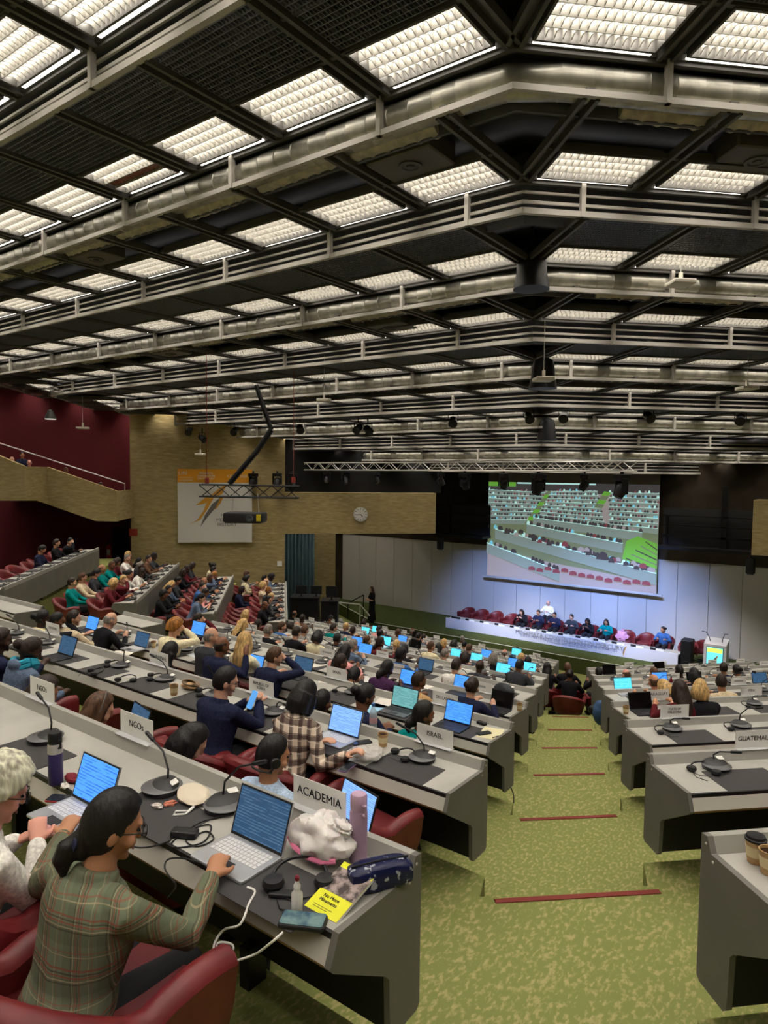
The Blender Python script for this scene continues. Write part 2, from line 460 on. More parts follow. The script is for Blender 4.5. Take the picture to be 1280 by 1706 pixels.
m = MB(); m.bx(-50, 16, YK(K1)+.4, YW+.5, 1.1, 1.2); m.bx(-64, 16, -9.2, 36, 8.4, 8.5); struct('ceiling_deck', m, M_cb)
nlight = 0
for k in range(K0, K1+1):
    rails = MB(); fr = MB()
    duct = (k % 2 == 0)
    if duct:
        mitre(rails, k, rect(-.03, .03, -.03, .035))
        mitre(fr, k, rect(-.02, .04, .36, .43))
    else:
        mitre(rails, k, rect(-.035, .035, -.03, .045))
        mitre(rails, k, rect(.02, .05, .12, .16))
        mitre(rails, k, rect(.02, .05, .25, .28))
        mitre(fr, k, rect(-.02, .04, .36, .43))
    for seg in 'crl':
        s0, s1 = srange(seg, k)
        for b in bays(seg, k):
            if s0 < b < s1: beam(rails, seg, k, b-.03, b+.03, -.045, .03, -.03, .40)
        # cross beams under the soffit between riser k-1 and k (soffit hangs at the level of riser k-1)
        s0b, s1b = srange(seg, k-1)
        for b in bays2(seg, k):
            if s0-.05 < b < s1+.05:
                for o_ in (-.09, .05): beam(fr, seg, k, b+o_, b+o_+.045, -2.0, -.02, .37, .47)
                beam(fr, seg, k, b-.05, b+.05, -2.0, -.02, .45, .5)
        for q in (-.86, -.02): beam(fr, seg, k, *( (LB(k)+.8, RB(k)-.0) if seg == 'c' else (s0, s1)), q-.03, q+.02, .40, .46)
    struct('ceiling_rail', rails, M_rail); struct('ceiling_beam', fr, M_frame)
    if duct:
        d = MB(); t = math.tan(R(22.5)); q = .19; zc = ZK(k)+.2
        path = [T(frame('r',k), (12.5,q,0)), Vector((RB(k)-q*t+.35,YK(k)+q+.35,0)), Vector((RB(k)-q*t-.1,YK(k)+q+.05,0)), Vector((RB(k)-q*t-.6,YK(k)+q,0)), Vector((LB(k)+q*t+.5,YK(k)+q,0)), Vector((LB(k)+q*t-.4,YK(k)+q+.4,0)), T(frame('l',k), (-8,q,0))]
        pp, rr = [], []
        for a, b in zip(path, path[1:]):
            n = max(1, int((b-a).length/.3))
            for i in range(n):
                for e, r_ in ((0,.180),(.006,.186),(.016,.180)):
                    pp.append(a.lerp(b, (i+e/.3)/n if n > 1 else min(.9, e*3))); rr.append(r_)
        pp.append(path[-1]); rr.append(.178)
        pp = [p+Vector((0,0,zc)) for p in pp]
        o = obj('air_duct', d.tube(pp, rr, 14).mesh('air_duct', True), M_galv)
        tag(o, 'galvanised round air duct in the %s open ceiling step from the top of the picture' % ORD[max(0,(k-K0)//2)], 'air duct', 'ceiling air ducts')
    # soffit k
    for seg in 'crl':
        s0, s1 = srange(seg, k); bs = sorted(bays2(seg, k))
        if seg == 'c':
            lo, hi = LB(k)+.8, RB(k)
        elif seg == 'r': lo, hi = 0., 12.9
        else: lo, hi = -8.8, 0.
        i_seg = 0
        spans = []
        for a, b in zip(bs, bs[1:]):
            A_, B_ = max(a+.13, lo), min(b-.13, hi)
            if B_-A_ > .55: spans.append((A_, B_))
        if seg != 'r': spans = spans[::-1]
        for j, (A_, B_) in enumerate(spans):
            P, w = fit(B_-A_-.06); M = frame(seg, k); off = (B_-A_-w)/2
            loc = T(M, (A_+off, -.85, ZK(k)+.40)); ang = {'c':0,'r':A45,'l':-A45}[seg]
            lab = 'louvered ceiling light, %s %s bend, %s ceiling step' % (ORD[min(j,19)], {'c':'left of the','r':'right of the','l':'beyond the far left'}[seg], soff_name(k))
            if seg == 'c' and k == 0 and j == 3: P = Proto(P.parts+[('dead_lamp', MB().bx(.02, w-.02, .36, .51, .02, .075).mesh('dead_lamp'), mat('dead_lamp', (128,74,60), .6), None)])
            t_ = P.spawn('ceiling_light', lab, 'ceiling light', loc, ang, 'ceiling lights')
            sm = round(w*4)/4
            if sm not in strip_mesh: strip_mesh[sm] = MB().bx(0, sm, .745, .815, .005, .02).mesh('strip_lamp')
            obj('strip_lamp', strip_mesh[sm], M_lamp2, t_); nlight += 1
            if k % 2 == 0:      # soffit after a rail riser: black egg-crate grilles
                o = bpy.data.objects.new('ceiling_grille', GR); C.objects.link(o); o['kind'] = 'structure'
                if not GR.materials: GR.materials.append(M_grille)
                o.location = T(M, (A_, -1.95, ZK(k)+.41)); o.rotation_euler = (0,0,ang); o.scale = ((B_-A_)/2.3, 1, 1)
                o['label'] = 'ceiling grille'; o['category'] = 'ceiling'
    if k % 2 == 1:              # soffit after a duct riser: flexible branch ducts and terminal boxes
        f = MB(); zc = ZK(k)+.58
        rng = [(-3.0+RB(k)+.9, .5)]
        s = RB(k)-.3; pts, rr = [], []
        end = LB(k)+2
        i = 0
        while s > end:
            for e, r_ in ((0,.15),(.055,.168),(.11,.15)): pts.append(Vector((s-e, YK(k)-1.62+.06*math.sin(s*1.3), zc))); rr.append(r_)
            s -= .22
        o = obj('flexible_duct', f.tube(pts, rr, 10).mesh('flexible_duct', True), M_flex)
        tag(o, 'ribbed flexible duct lying across the open bays of the %s ceiling step' % soff_name(k), 'flexible duct', 'flexible ceiling ducts')
        f = MB(); pts, rr = [], []; M = frame('r', k); s = .5
        while s < 12:
            for e, r_ in ((0,.15),(.055,.168),(.11,.15)): pts.append(T(M, (s+e, -1.62+.06*math.sin(s*1.3), zc))); rr.append(r_)
            s += .22
        o = obj('flexible_duct', f.tube(pts, rr, 10).mesh('flexible_duct', True), M_flex)
        tag(o, 'ribbed flexible duct right of the bend across the %s ceiling step' % soff_name(k), 'flexible duct', 'flexible ceiling ducts')
# terminal boxes with a round outlet in the open bays
bm_, rg = MB(), MB(); bm_.rbox((0,0,.14), (.95,.62,.28), .03); rg.lathe([(.15,-.004),(.15,-.02),(.11,-.02),(.10,-.006),(.05,-.006),(.05,-.025),(.0001,-.025)], seg=20)
TB = Proto([('casing', bm_.mesh('casing'), mat('terminal_grey', (92,88,80), .5, .3), None), ('outlet', rg.mesh('outlet', True), M_frame, None)])
for i, (u, v, k, lab) in enumerate(((684,276,1,'grey air terminal box with round outlet left of the ceiling bend'), (1262,268,1,'grey air terminal box cut by the right edge of the picture'), (650,546,3,'small grey air terminal box in the third open ceiling band'),
                                (160,432,1,'grey air terminal box in the open ceiling band near the left edge'), (285,590,3,'dark air terminal box above the far left desks'))):
    p = at(u, v, ZK(k)+.40); TB.spawn('air_terminal', lab, 'air vent', p, R(0 if u < 900 else 45), 'air terminal boxes')
# ------------------------------------------------------------------ chair
M_red = noisy('red_leather', (98,26,30), (116,34,36), 6, .42, 3, spec=.45)
M_redseat = mat('red_seat', (98,28,32), .6)
M_seam = mat('chair_underside', (30,26,26), .6)
def chair_proto():
    sh, piping = MB(), MB(); n = 28; W_, D_ = .31, .28
    pts = []
    for i in range(n+1):
        t = i/n; s = (t-.5)*2
        if abs(s) > .62:                       # straight arm
            y = (.62-abs(s))/.38; x = W_*(1 if s > 0 else -1); yy = .06+(-y)*.30
            yy = -.02+(abs(s)-.62)/.38*.30
        else:
            a = s/.62*math.pi/2; x = W_*math.sin(a); yy = -.02-D_*math.cos(a)
        f = max(0, math.cos(s*math.pi/2))      # 1 at the back, 0 at the arm fronts
        h = .575+.20*max(0,math.cos(min(abs(s)/.62,1)*math.pi/2))**1.1
        if abs(s) > .62: h += .045*math.sin((abs(s)-.62)/.38*math.pi*.75)
        lean = .05*(h-.6)/.16 if h > .6 else 0
        pts.append((x, yy, h, lean, s))
    rings = []
    for i, (x, y, h, ln, s) in enumerate(pts):
        a, b = pts[max(i-1,0)], pts[min(i+1,n)]
        t = Vector((b[0]-a[0], b[1]-a[1], 0)).normalized(); o = Vector((t.y, -t.x, 0))      # outward
        th = .052
        p = Vector((x, y, 0))
        prof = [(-.5*th,.30),(-.45*th,.44),(-.55*th+ln*.4,h-.075),(-.5*th+ln,h-.03),(-.1*th+ln,h-.006),(.4*th+ln,h),(.95*th+ln,h-.012),(1.25*th+ln,h-.04),(1.1*th+ln*.8,h-.08),(.9*th,.44),(.2*th,.31),(-.2*th,.285)]
        rings.append([p+o*q+Vector((0,0,z)) for q, z in prof])
    sh.loft(rings)
    seat = MB(); seat.rbox((0,.03,.405), (.52,.54,.13), .12, 4)
    col = MB(); col.lathe([(.028,.04),(.028,.3),(.12,.31),(.12,.33)], seg=12)
    base = MB()
    for i in range(4):
        a = math.pi/4+i*math.pi/2; base.tube([(0,0,.06),(.3*math.cos(a),.3*math.sin(a),.022)], [.03,.02], 6)
    base.lathe([(.045,.02),(.045,.08),(.03,.09)], seg=12)
    return Proto([('shell', sh.mesh('shell', True), M_red, None), ('seat', seat.mesh('seat', True), M_redseat, None), ('column', col.mesh('column', True), M_seam, None), ('base', base.mesh('base', True), M_black, None)])
CHAIR = chair_proto()

# ------------------------------------------------------------------ people
SKIN = {'l':mat('skin_light',(214,164,136),.55), 'm':mat('skin_medium',(186,132,98),.55), 'b':mat('skin_brown',(124,80,56),.55), 'd':mat('skin_dark',(70,44,32),.5), 'p':mat('skin_pink',(224,160,140),.5)}
_hc = dict(black=(24,21,21), dark=(44,32,26), brown=(84,58,40), ginger=(158,104,44), blond=(196,160,104), grey=(132,124,116), white=(216,206,182))
HAIRC = {k: noisy('hair_'+k, tuple(int(x*.72) for x in v), tuple(min(255,int(x*1.22+5)) for x in v), 46, .5, 3, .3, .7, (1,1,.16), .35, spec=.35) for k, v in _hc.items()}
_cl = dict(black=(26,26,29), navy=(30,34,56), charcoal=(52,54,58), grey=(124,120,114), white=(214,210,202), cream=(216,204,168), maroon=(86,28,34), purple=(62,36,66), teal=(0,116,112), blue=(52,88,138), paleblue=(158,176,198),
           tan=(176,142,98), beige=(196,178,148), pink=(206,140,138), red=(168,44,44), olive=(84,88,54), brown=(88,64,48), denim=(84,98,118), green=(62,110,62), orange=(200,150,96))
CLOTH = {k: noisy('cloth_'+k, v, tuple(min(255,int(x*1.18+5)) for x in v), 60, .9, 2, spec=.1) for k, v in _cl.items()}
M_trouser = mat('dark_trousers', (28,28,32), .9)
M_shoe = mat('shoes', (22,20,20), .5)
JOBS = {}
def job(key, mb, voxel, smooth=4, fac=.5): JOBS[key] = [mb, voxel, smooth, fac]; return key
def run_jobs():
    tmp = []
    for key, (mb, vx, sm, fac) in JOBS.items():
        if not mb.v: continue
        o = bpy.data.objects.new('tmp', mb.mesh('tmp', weld=False)); C.objects.link(o)
        r = o.modifiers.new('r', 'REMESH'); r.mode = 'VOXEL'; r.voxel_size = vx; r.use_smooth_shade = True
        s = o.modifiers.new('s', 'SMOOTH'); s.factor = fac; s.iterations = sm
        tmp.append((key, o))
    dg = bpy.context.evaluated_depsgraph_get(); dg.update()
    for key, o in tmp:
        me = bpy.data.meshes.new_from_object(o.evaluated_get(dg)); me.name = key.split('|')[-1]
        for p in me.polygons: p.use_smooth = True
        JOBS[key] = me
    for key, o in tmp:
        d = o.data; bpy.data.objects.remove(o); bpy.data.meshes.remove(d)

def ik(a, b, l1, l2, pole):
    """elbow position for a two-bone chain from a to b"""
    a, b = Vector(a), Vector(b); d = b-a; L = d.length
    if L > (l1+l2)*.985: b = a+d*((l1+l2)*.985/L); d = b-a; L = d.length
    x = (l1*l1-l2*l2+L*L)/(2*L); h = math.sqrt(max(l1*l1-x*x, 1e-6)); u = d/L
    p = Vector(pole)-u*Vector(pole).dot(u); p.normalize()
    return a+u*x+p*h, b
HEADR = Vector((.077,.098,.117))
def head_matrix(c, yaw, pitch, roll=0): return Matrix.Translation(c) @ Matrix.Rotation(yaw,4,'Z') @ Matrix.Rotation(-pitch,4,'X') @ Matrix.Rotation(roll,4,'Y')
def add_head(mb, H, neck, voxel):
    def shape(d):
        x, y, z = d.x*HEADR.x, d.y*HEADR.y, d.z*HEADR.z
        if z < -.02:                              # jaw narrows and comes forward
            k = (-z-.02)/.1; x *= 1-.42*k; y = y*(1-.30*k)+.018*k
        if y > 0: y *= .94; x *= 1-.10*(y/.1)
        return Vector((x,y,z))
    n0 = len(mb.v); mb.ell((0,0,0), HEADR, 20, 14, fn=shape)
    mb.tube([(0,.082,.022),(0,.097,-.012),(0,.101,-.026)], [.009,.012,.011], 8, True)                # nose
    mb.ell((0,.070,-.066), (.026,.018,.009), 10, 6); mb.ell((0,.070,-.096), (.026,.022,.018), 10, 6)   # lips, chin
    mb.ell((0,.083,.030), (.052,.014,.010), 12, 6)                                                   # brow
    for s in (-1,1):
        mb.ell((s*.048,.062,-.03), (.026,.024,.024), 8, 6)                                           # cheek
        mb.ell((s*.079,-.008,-.012), (.010,.021,.033), 8, 6)                                         # ear
    for i in range(n0, len(mb.v)): mb.v[i] = tuple(H @ Vector(mb.v[i]))
    a, b = Vector(neck), H @ Vector((0,-.02,-.06))
    mb.tube([a+Vector((0,0,-.04)), a.lerp(b,.5), b], [.063,.055,.057], 12, True)
def add_face(H):
    """eyes and mouth as small separate meshes"""
    e, m_ = MB(), MB()
    for s in (-1,1):
        e.ell(H @ Vector((s*.031,.083,.008)), (.011,.009,.006), 8, 6, rot=H.to_3x3())
        e.box(H @ Vector((s*.032,.094,.030)), (.030,.008,.006), rot=H.to_3x3())
    m_.ell(H @ Vector((0,.093,-.066)), (.021,.006,.005), 8, 6, rot=H.to_3x3())
    return e, m_
def add_hair(mb, kind, H, top_z=0.):
    n0 = len(mb.v)
    vol = {'short':1.09,'bald':1.04,'bob':1.15,'long':1.12,'pony':1.12,'bun':1.11,'curly':1.34,'afro':1.3,'hijab':1.14,'cap':1.12,'braids':1.12}.get(kind, 1.1)
    def fn(d):
        x, y, z = d
        line = -.05+.55*max(0,y)+.5*max(0,y)**2                   # hairline: high over the face, low at the nape
        if kind in ('bob','long','hijab','curly','braids') and y < .45: line = -.75
        elif y < -.1: line = -.62
        elif y < .35: line = -.62+(y+.1)/.45*.75
        if kind == 'curly': line = -.42 if y < .15 else -.1+.9*max(0,y-.15)
        if kind == 'bald' and z > .42-.25*max(0,-y): line = 9
        k = vol if z > line else .86
        if kind == 'hijab' and y < .62 and z > -.95: k = vol
        if kind in ('curly','afro') and k > 1: k *= 1+.11*noise.noise(Vector((x,y,z))*5.5)+.05*noise.noise(Vector((x,y,z))*12)
        if kind == 'cap' and z > .3 and y > .3: k = 1.2
        return k
    mb.ell((0,-.004,.006), HEADR, 28, 20, fn=fn)
    if kind == 'bob':
        mb.tube([(0,-.03,.03),(0,-.045,-.05),(0,-.04,-.125)], [.10,.108,.100], 16, False, (1,.86))
        for s in (-1,1): mb.tube([(s*.07,.02,.02),(s*.082,.02,-.06),(s*.076,.015,-.115)], [.03,.034,.026], 8, True)
    elif kind in ('long','braids'):
        mb.tube([(0,-.035,.04),(0,-.06,-.08),(0,-.085,-.2),(0,-.09,-.30),(0,-.085,-.36)], [.09,.105,.105,.085,.03], 14, True, (1,.62))
        for s in (-1,1): mb.tube([(s*.07,.015,.03),(s*.088,.01,-.08),(s*.085,-.02,-.19)], [.03,.034,.02], 8, True)
    elif kind == 'pony':
        mb.ell((0,-.098,-.06), (.034,.03,.036), 10, 8); mb.tube([(0,-.02,.0),(0,-.05,-.06),(0,-.07,-.085)], [.085,.072,.045], 14, True)
        mb.tube([(0,-.10,-.06),(0,-.122,-.09),(0,-.125,-.135),(0,-.105,-.185)], [.028,.038,.036,.012], 10, True)
    elif kind == 'bun': mb.ell((0,-.13,.02), (.055,.05,.052), 12, 10)
    elif kind == 'hijab':
        mb.tube([(0,-.02,-.03),(0,-.02,-.11),(0,-.015,-.19),(0,-.01,-.25)], [.10,.098,.13,.17], 16, False, (1,.8))
    for i in range(n0, len(mb.v)): mb.v[i] = tuple(H @ Vector(mb.v[i]))
def add_hand(mb, wrist, direction, normal, side, curl=.35, detail=True, k=1.):
    """palm, four fingers of unequal length and a thumb from the side of the palm; NORMAL points out of the back of the hand"""
    d = Vector(direction).normalized(); nn = Vector(normal); nn = (nn-d*nn.dot(d)).normalized(); x = d.cross(nn)*side
    w = Vector(wrist)
    mb.tube([w-d*.02, w+d*.03, w+d*.085], [.024,.034*k,.036*k], 10, True, (1,.55) if abs(nn.z) > .5 else None)
    if not detail:
        mb.tube([w+d*.07, w+d*.12-nn*.01, w+d*.15-nn*.035], [.034,.03,.018], 8, True); mb.tube([w+d*.02-x*.02, w+d*.07-x*.05-nn*.01], [.016,.011], 6, True); return
    for i, ln in enumerate((.070,.078,.072,.058)):
        b = w+d*.085+x*((i-1.5)*.0195)*-1
        f1 = d*math.cos(curl*.6)-nn*math.sin(curl*.6); f2 = d*math.cos(curl*1.7)-nn*math.sin(curl*1.7); f3 = d*math.cos(curl*2.4)-nn*math.sin(curl*2.4)
        p1 = b+f1*ln*.48; p2 = p1+f2*ln*.30; p3 = p2+f3*ln*.24
        mb.tube([b-d*.02, b, p1, p2, p3], [.0105,.0105,.0098,.0090,.0078], 8, True)
    t0 = w+d*.025-x*-.0; s_ = x
    b = w+d*.02+s_*.024; m_ = b+(d*.6+s_*.65-nn*.25).normalized()*.042; e = m_+(d*.9+s_*.25-nn*.25).normalized()*.034
    mb.tube([w+d*.015+s_*.008, b, m_, e], [.016,.0145,.0115,.009], 8, True)

def person_meshes(key, lean=12, yaw=0, hyaw=0, hpitch=15, hroll=0, lh=(-.16,.45,.80), rh=(.16,.45,.80), seat=.50, torso=.46, hair='short', stand=False, detail=1, collar=True, sleeves='long', skirt=False, face=False, curl=.35, wide=1., hdir=None, hood=False, side=0., slouch=0.):
    """registers the remesh jobs of one person; local frame: +Y is where the person faces, z=0 the floor under the hips"""
    vx = {2:.0068, 1:.0115, 0:.017}[detail]
    b, t, l, h = MB(), MB(), MB(), MB()
    P = Vector((0,0,.93 if stand else seat)); L = R(lean); up = Vector((math.sin(R(side)), math.sin(L), math.cos(L))).normalized(); NB = P+up*torso
    Y = Matrix.Rotation(R(yaw), 3, 'Z'); fwd = Y @ Vector((0,1,0)); rt = Y @ Vector((1,0,0))
    fw2 = (fwd-up*fwd.dot(up)).normalized()
    def tors(mb, g, top):
        rings = []
        for s, rx, ry, off in ((-.16,.10,.08,0),(-.12,.172,.128,0),(.05,.172,.122,0),(.30,.150,.108,.006),(.55,.168,.118,.008),(.75,.182,.118,0),(.88,.160,.098,-.012),(.96,.105,.078,-.012),(1.0,.062,.062,-.006))[:9 if top else 8]:
            c = P+up*(torso*s)+fw2*off; k = min(1, max(0, (s+.1)/1.)); r_ = Vector((1,0,0)).lerp(rt, k)
            f_ = Vector((0,1,0)).lerp(fw2, k); n = 18
            rings.append([c+r_*((rx*wide+g)*math.cos(2*math.pi*j/n))+f_*((ry*wide+g)*math.sin(2*math.pi*j/n)) for j in range(n)])
        mb.loft(rings)
    tors(b, -.018, True); tors(t, .014, False)
    SH = {}
    for s, tgt in ((-1,lh),(1,rh)):
        sh = NB-up*.065+rt*(s*.172*wide)-fw2*.012
        el, hd = ik(sh, tgt, .285, .255, rt*s*.75+Vector((0,-.25,-.8)))
        SH[s] = (sh, el, hd)
        b.tube([sh+rt*(-s*.05), sh, sh.lerp(el,.5), el, el.lerp(hd,.35), hd], [.04,.042,.038,.034,.035,.024], 12, True)
        dd = (hd-el).normalized()
        if hdir: dd = (dd+Vector(hdir)*1.2).normalized()
        nz = Vector((0,0,1)) if abs(dd.z) < .75 else -fwd
        add_hand(b, hd, dd, nz, s, curl, detail == 2)
        end = hd if sleeves == 'long' else el.lerp(hd, -.25) if sleeves == 'short' else el.lerp(hd,.3)
        pts = [sh+rt*(-s*.06)+up*.01, sh, sh.lerp(el,.5), el]+([el.lerp(end,.4), el.lerp(end,.93)] if sleeves != 'short' else [])
        rr = [.066,.066,.058,.052]+([.050,.039] if sleeves != 'short' else [])
        if sleeves == 'short': pts[-1] = sh.lerp(el,.8)
        t.tube(pts, rr, 12, True)
    if collar: t.tube([NB-up*.07-fw2*.012, NB-up*.02-fw2*.012, NB+up*.02-fw2*.010], [.115,.090,.074], 16)
    if hood: t.tube([NB+rt*-.10-up*.01, NB-fw2*.10+rt*-.06, NB-fw2*.115, NB-fw2*.10+rt*.06, NB+rt*.10-up*.01], [.03,.05,.055,.05,.03], 10, True)
    for s in (-1,1):
        hp = P+Vector((s*.09,0,-.03))
        if stand: kn, an = Vector((s*.085,.02,.50)), Vector((s*.08,.0,.09))
        else: kn, an = Vector((s*.12,.42,.50)), Vector((s*.12,.44-.06,.10))
        for mb, g in ((b,-.008),(l,.012)):
            mb.tube([hp, hp.lerp(kn,.5), kn, kn.lerp(an,.4), an], [.092+g,.080+g,.060+g,.055+g,.042+g*1.4], 12, True)
        b.tube([an+Vector((0,-.03,-.055)), an+Vector((0,.07,-.06)), an+Vector((0,.15,-.07))], [.038,.036,.026], 8, True)
        l.tube([an+Vector((0,-.035,-.055)), an+Vector((0,.07,-.058)), an+Vector((0,.16,-.068))], [.042,.041,.03], 8, True)
    l.ell(P+Vector((0,0,-.02)), (.178,.135,.12), 14, 10)
    if skirt: l.loft([[Vector((rx*math.cos(a), ry*math.sin(a)+.01, z)) for a in [2*math.pi*j/20 for j in range(20)]] for z, rx, ry in ((.12,.24,.2),(.5,.19,.15),(.9,.16,.12),(1.0,.14,.11))])
    hc = NB+up*.06+fw2*.04+Vector((0,0,.100)); H = head_matrix(hc, R(yaw+hyaw), R(hpitch), R(hroll))
    add_head(b, H, NB, vx)
    hasH = hair != 'none'
    if hasH: add_hair(h, hair, H)
    job(key+'|body', b, vx, 4 if detail else 3); job(key+'|top', t, vx*1.15, 6); job(key+'|trousers', l, .016, 5)
    if hasH: job(key+'|hair_'+hair, h, max(vx, .008), 3)
    info = dict(hair=hair, vx=vx, head=hc, H=H, NB=NB, SH=SH, P=P, face=add_face(H) if face else None, fwd=fwd, rt=rt, up=up)
    return info
INFO = {}
def reg(key, hairs=(), **kw):
    INFO[key] = i = person_meshes(key, **kw)
    for k_ in hairs:
        if k_ != i['hair']: h = MB(); add_hair(h, k_, i['H']); job(key+'|hair_'+k_, h, max(i['vx'], .008), 3)
    return key
def head_center(lean=12, yaw=0, seat=.50, torso=.46, stand=False, side=0., **kw):
    L = R(lean); up = Vector((math.sin(R(side)), math.sin(L), math.cos(L))).normalized(); fwd = Matrix.Rotation(R(yaw),3,'Z') @ Vector((0,1,0))
    return Vector((0,0,.93 if stand else seat))+up*(torso+.06)+(fwd-up*fwd.dot(up)).normalized()*.04+Vector((0,0,.100))
def place_person(key, name_label, loc, rotz, top='black', hairc='black', skin='m', group=None, hair=None, trousers=None, hair_mat=None, top_mat=None, cat='person', scale=None):
    t = thing('person', name_label, cat, loc, rotz, group)
    if scale: t.scale = (scale,)*3
    b = obj('body', JOBS[key+'|body'], SKIN[skin], t)
    obj('top', JOBS[key+'|top'], top_mat or CLOTH[top], t)
    obj('trousers', JOBS[key+'|trousers'], trousers or M_trouser, t)
    hk = key+'|hair_'+(hair or INFO[key]['hair'])
    if hk in JOBS: obj('hair', JOBS[hk], hair_mat or (CLOTH[hairc] if hairc in CLOTH and hairc not in HAIRC else HAIRC[hairc]), t)
    if INFO[key]['face']:
        e, m_ = INFO[key]['face']
        if isinstance(e, MB):
            e = e.mesh('eye', True); m_ = m_.mesh('mouth', True); INFO[key]['face'] = (e, m_)
        obj('eyes', e, mat('eye_dark', (24,18,16), .3), b); obj('mouth', m_, mat('lip', (132,72,66), .5), b)
    return t

# ------------------------------------------------------------------ desk items
M_mic = mat('mic_grey', (46,46,48), .4); M_micd = mat('mic_dark', (24,24,26), .4); M_badge = mat('white_badge', (232,230,224), .6)
M_mat = mat('desk_mat', (62,60,60), .75); M_paper = mat('paper_white', (240,238,232), .8); M_cream = mat('paper_cream', (226,218,178), .8)
M_silver = mat('laptop_silver', (176,178,182), .35, .5); M_lblack = mat('laptop_black', (30,30,33), .4); M_key = mat('keys', (44,44,48), .5); M_keyl = mat('keys_light', (214,214,214), .5)
def screen_mat(name, bg, fg, emit, rows=14, dark_bar=None):
    m = mat(name, bg, .3); N, L, b = nodes(m)
    tc = N.new('ShaderNodeTexCoord'); sx = N.new('ShaderNodeSeparateXYZ'); L.new(tc.outputs['Generated'], sx.inputs[0])
    w = N.new('ShaderNodeMath'); w.operation = 'MULTIPLY'; w.inputs[1].default_value = rows; L.new(sx.outputs['Z'], w.inputs[0])
    fr = N.new('ShaderNodeMath'); fr.operation = 'FRACT'; L.new(w.outputs[0], fr.inputs[0])
    lt = N.new('ShaderNodeMath'); lt.operation = 'LESS_THAN'; lt.inputs[1].default_value = .38; L.new(fr.outputs[0], lt.inputs[0])
    nz = N.new('ShaderNodeTexNoise'); nz.inputs['Scale'].default_value = 1; nz.inputs['Detail'].default_value = 2
    mp = N.new('ShaderNodeMapping'); mp.inputs['Scale'].default_value = (3,1,rows*1.3); L.new(tc.outputs['Generated'], mp.inputs[0]); L.new(mp.outputs[0], nz.inputs['Vector'])
    gt = N.new('ShaderNodeMath'); gt.operation = 'GREATER_THAN'; gt.inputs[1].default_value = .47; L.new(nz.outputs['Fac'], gt.inputs[0])
    mu = N.new('ShaderNodeMath'); mu.operation = 'MULTIPLY'; L.new(lt.outputs[0], mu.inputs[0]); L.new(gt.outputs[0], mu.inputs[1])
    mx = N.new('ShaderNodeMixRGB'); L.new(mu.outputs[0], mx.inputs[0]); mx.inputs[1].default_value = lin(bg)+(1,); mx.inputs[2].default_value = lin(fg)+(1,)
    b.inputs['Base Color'].default_value = (0,0,0,1); L.new(mx.outputs[0], b.inputs['Emission Color']); b.inputs['Emission Strength'].default_value = emit
    return m
SCR = {'blue':screen_mat('display_blue',(70,138,230),(40,92,190),1.,14), 'pale':screen_mat('display_pale',(118,160,232),(84,116,190),1.,18), 'dim':screen_mat('display_dim',(44,74,104),(74,104,132),.7,16),
       'cyan':screen_mat('display_cyan',(74,186,226),(110,206,236),1.,8), 'teal':screen_mat('display_teal',(104,160,160),(70,120,124),.8,14), 'off':mat('display_off',(12,12,14),.25)}
def laptop(w=.32, d=.225, ang=108, body=None, keys=None):
    base, kb, lid, disp, pad = MB(), MB(), MB(), MB(), MB()
    base.rbox((0,0,.008), (w,d,.016), .012); pad.bx(-.05,.05,-d/2+.012,-d/2+.07,.016,.0168)
    for r_ in range(5):
        for c_ in range(13): kb.bx(-w/2+.022+c_*(w-.044)/13, -w/2+.022+(c_+.84)*(w-.044)/13, d/2-.025-(r_+.84)*.0225, d/2-.025-r_*.0225, .016, .0175)
    a = R(ang-90); M = Matrix.Translation((0,d/2-.004,.014)) @ Matrix.Rotation(-a,4,'X'); h = d*.97
    def tb(mb, x0,x1,y0,y1,z0,z1): mb.add([M @ Vector((x,y,z)) for x in (x0,x1) for y in (y0,y1) for z in (z0,z1)], [(0,1,3,2),(4,6,7,5),(0,4,5,1),(2,3,7,6),(0,2,6,4),(1,5,7,3)])
    tb(lid,-w/2,w/2,0,.007,0,h)
    tb(disp,-w/2+.010,w/2-.010,-.0015,-.0005,.016,h-.010)
    bez = MB(); tb(bez,-w/2+.003,w/2-.003,-.0005,.0,.004,h-.003)
    return Proto([('base',base.mesh('base'),body,None),('keyboard',kb.mesh('keyboard',weld=False),keys,0),('touchpad',pad.mesh('touchpad'),M_key,0),('lid',lid.mesh('lid'),body,None),('bezel',bez.mesh('bezel'),M_lblack,3),('display',disp.mesh('display'),SCR['blue'],3)])
LAP = {'black':laptop(body=M_lblack,keys=M_key), 'silver':laptop(body=M_silver,keys=M_keyl), 'grey':laptop(.34,.235,104,mat('laptop_grey',(96,98,102),.4,.4),M_key)}
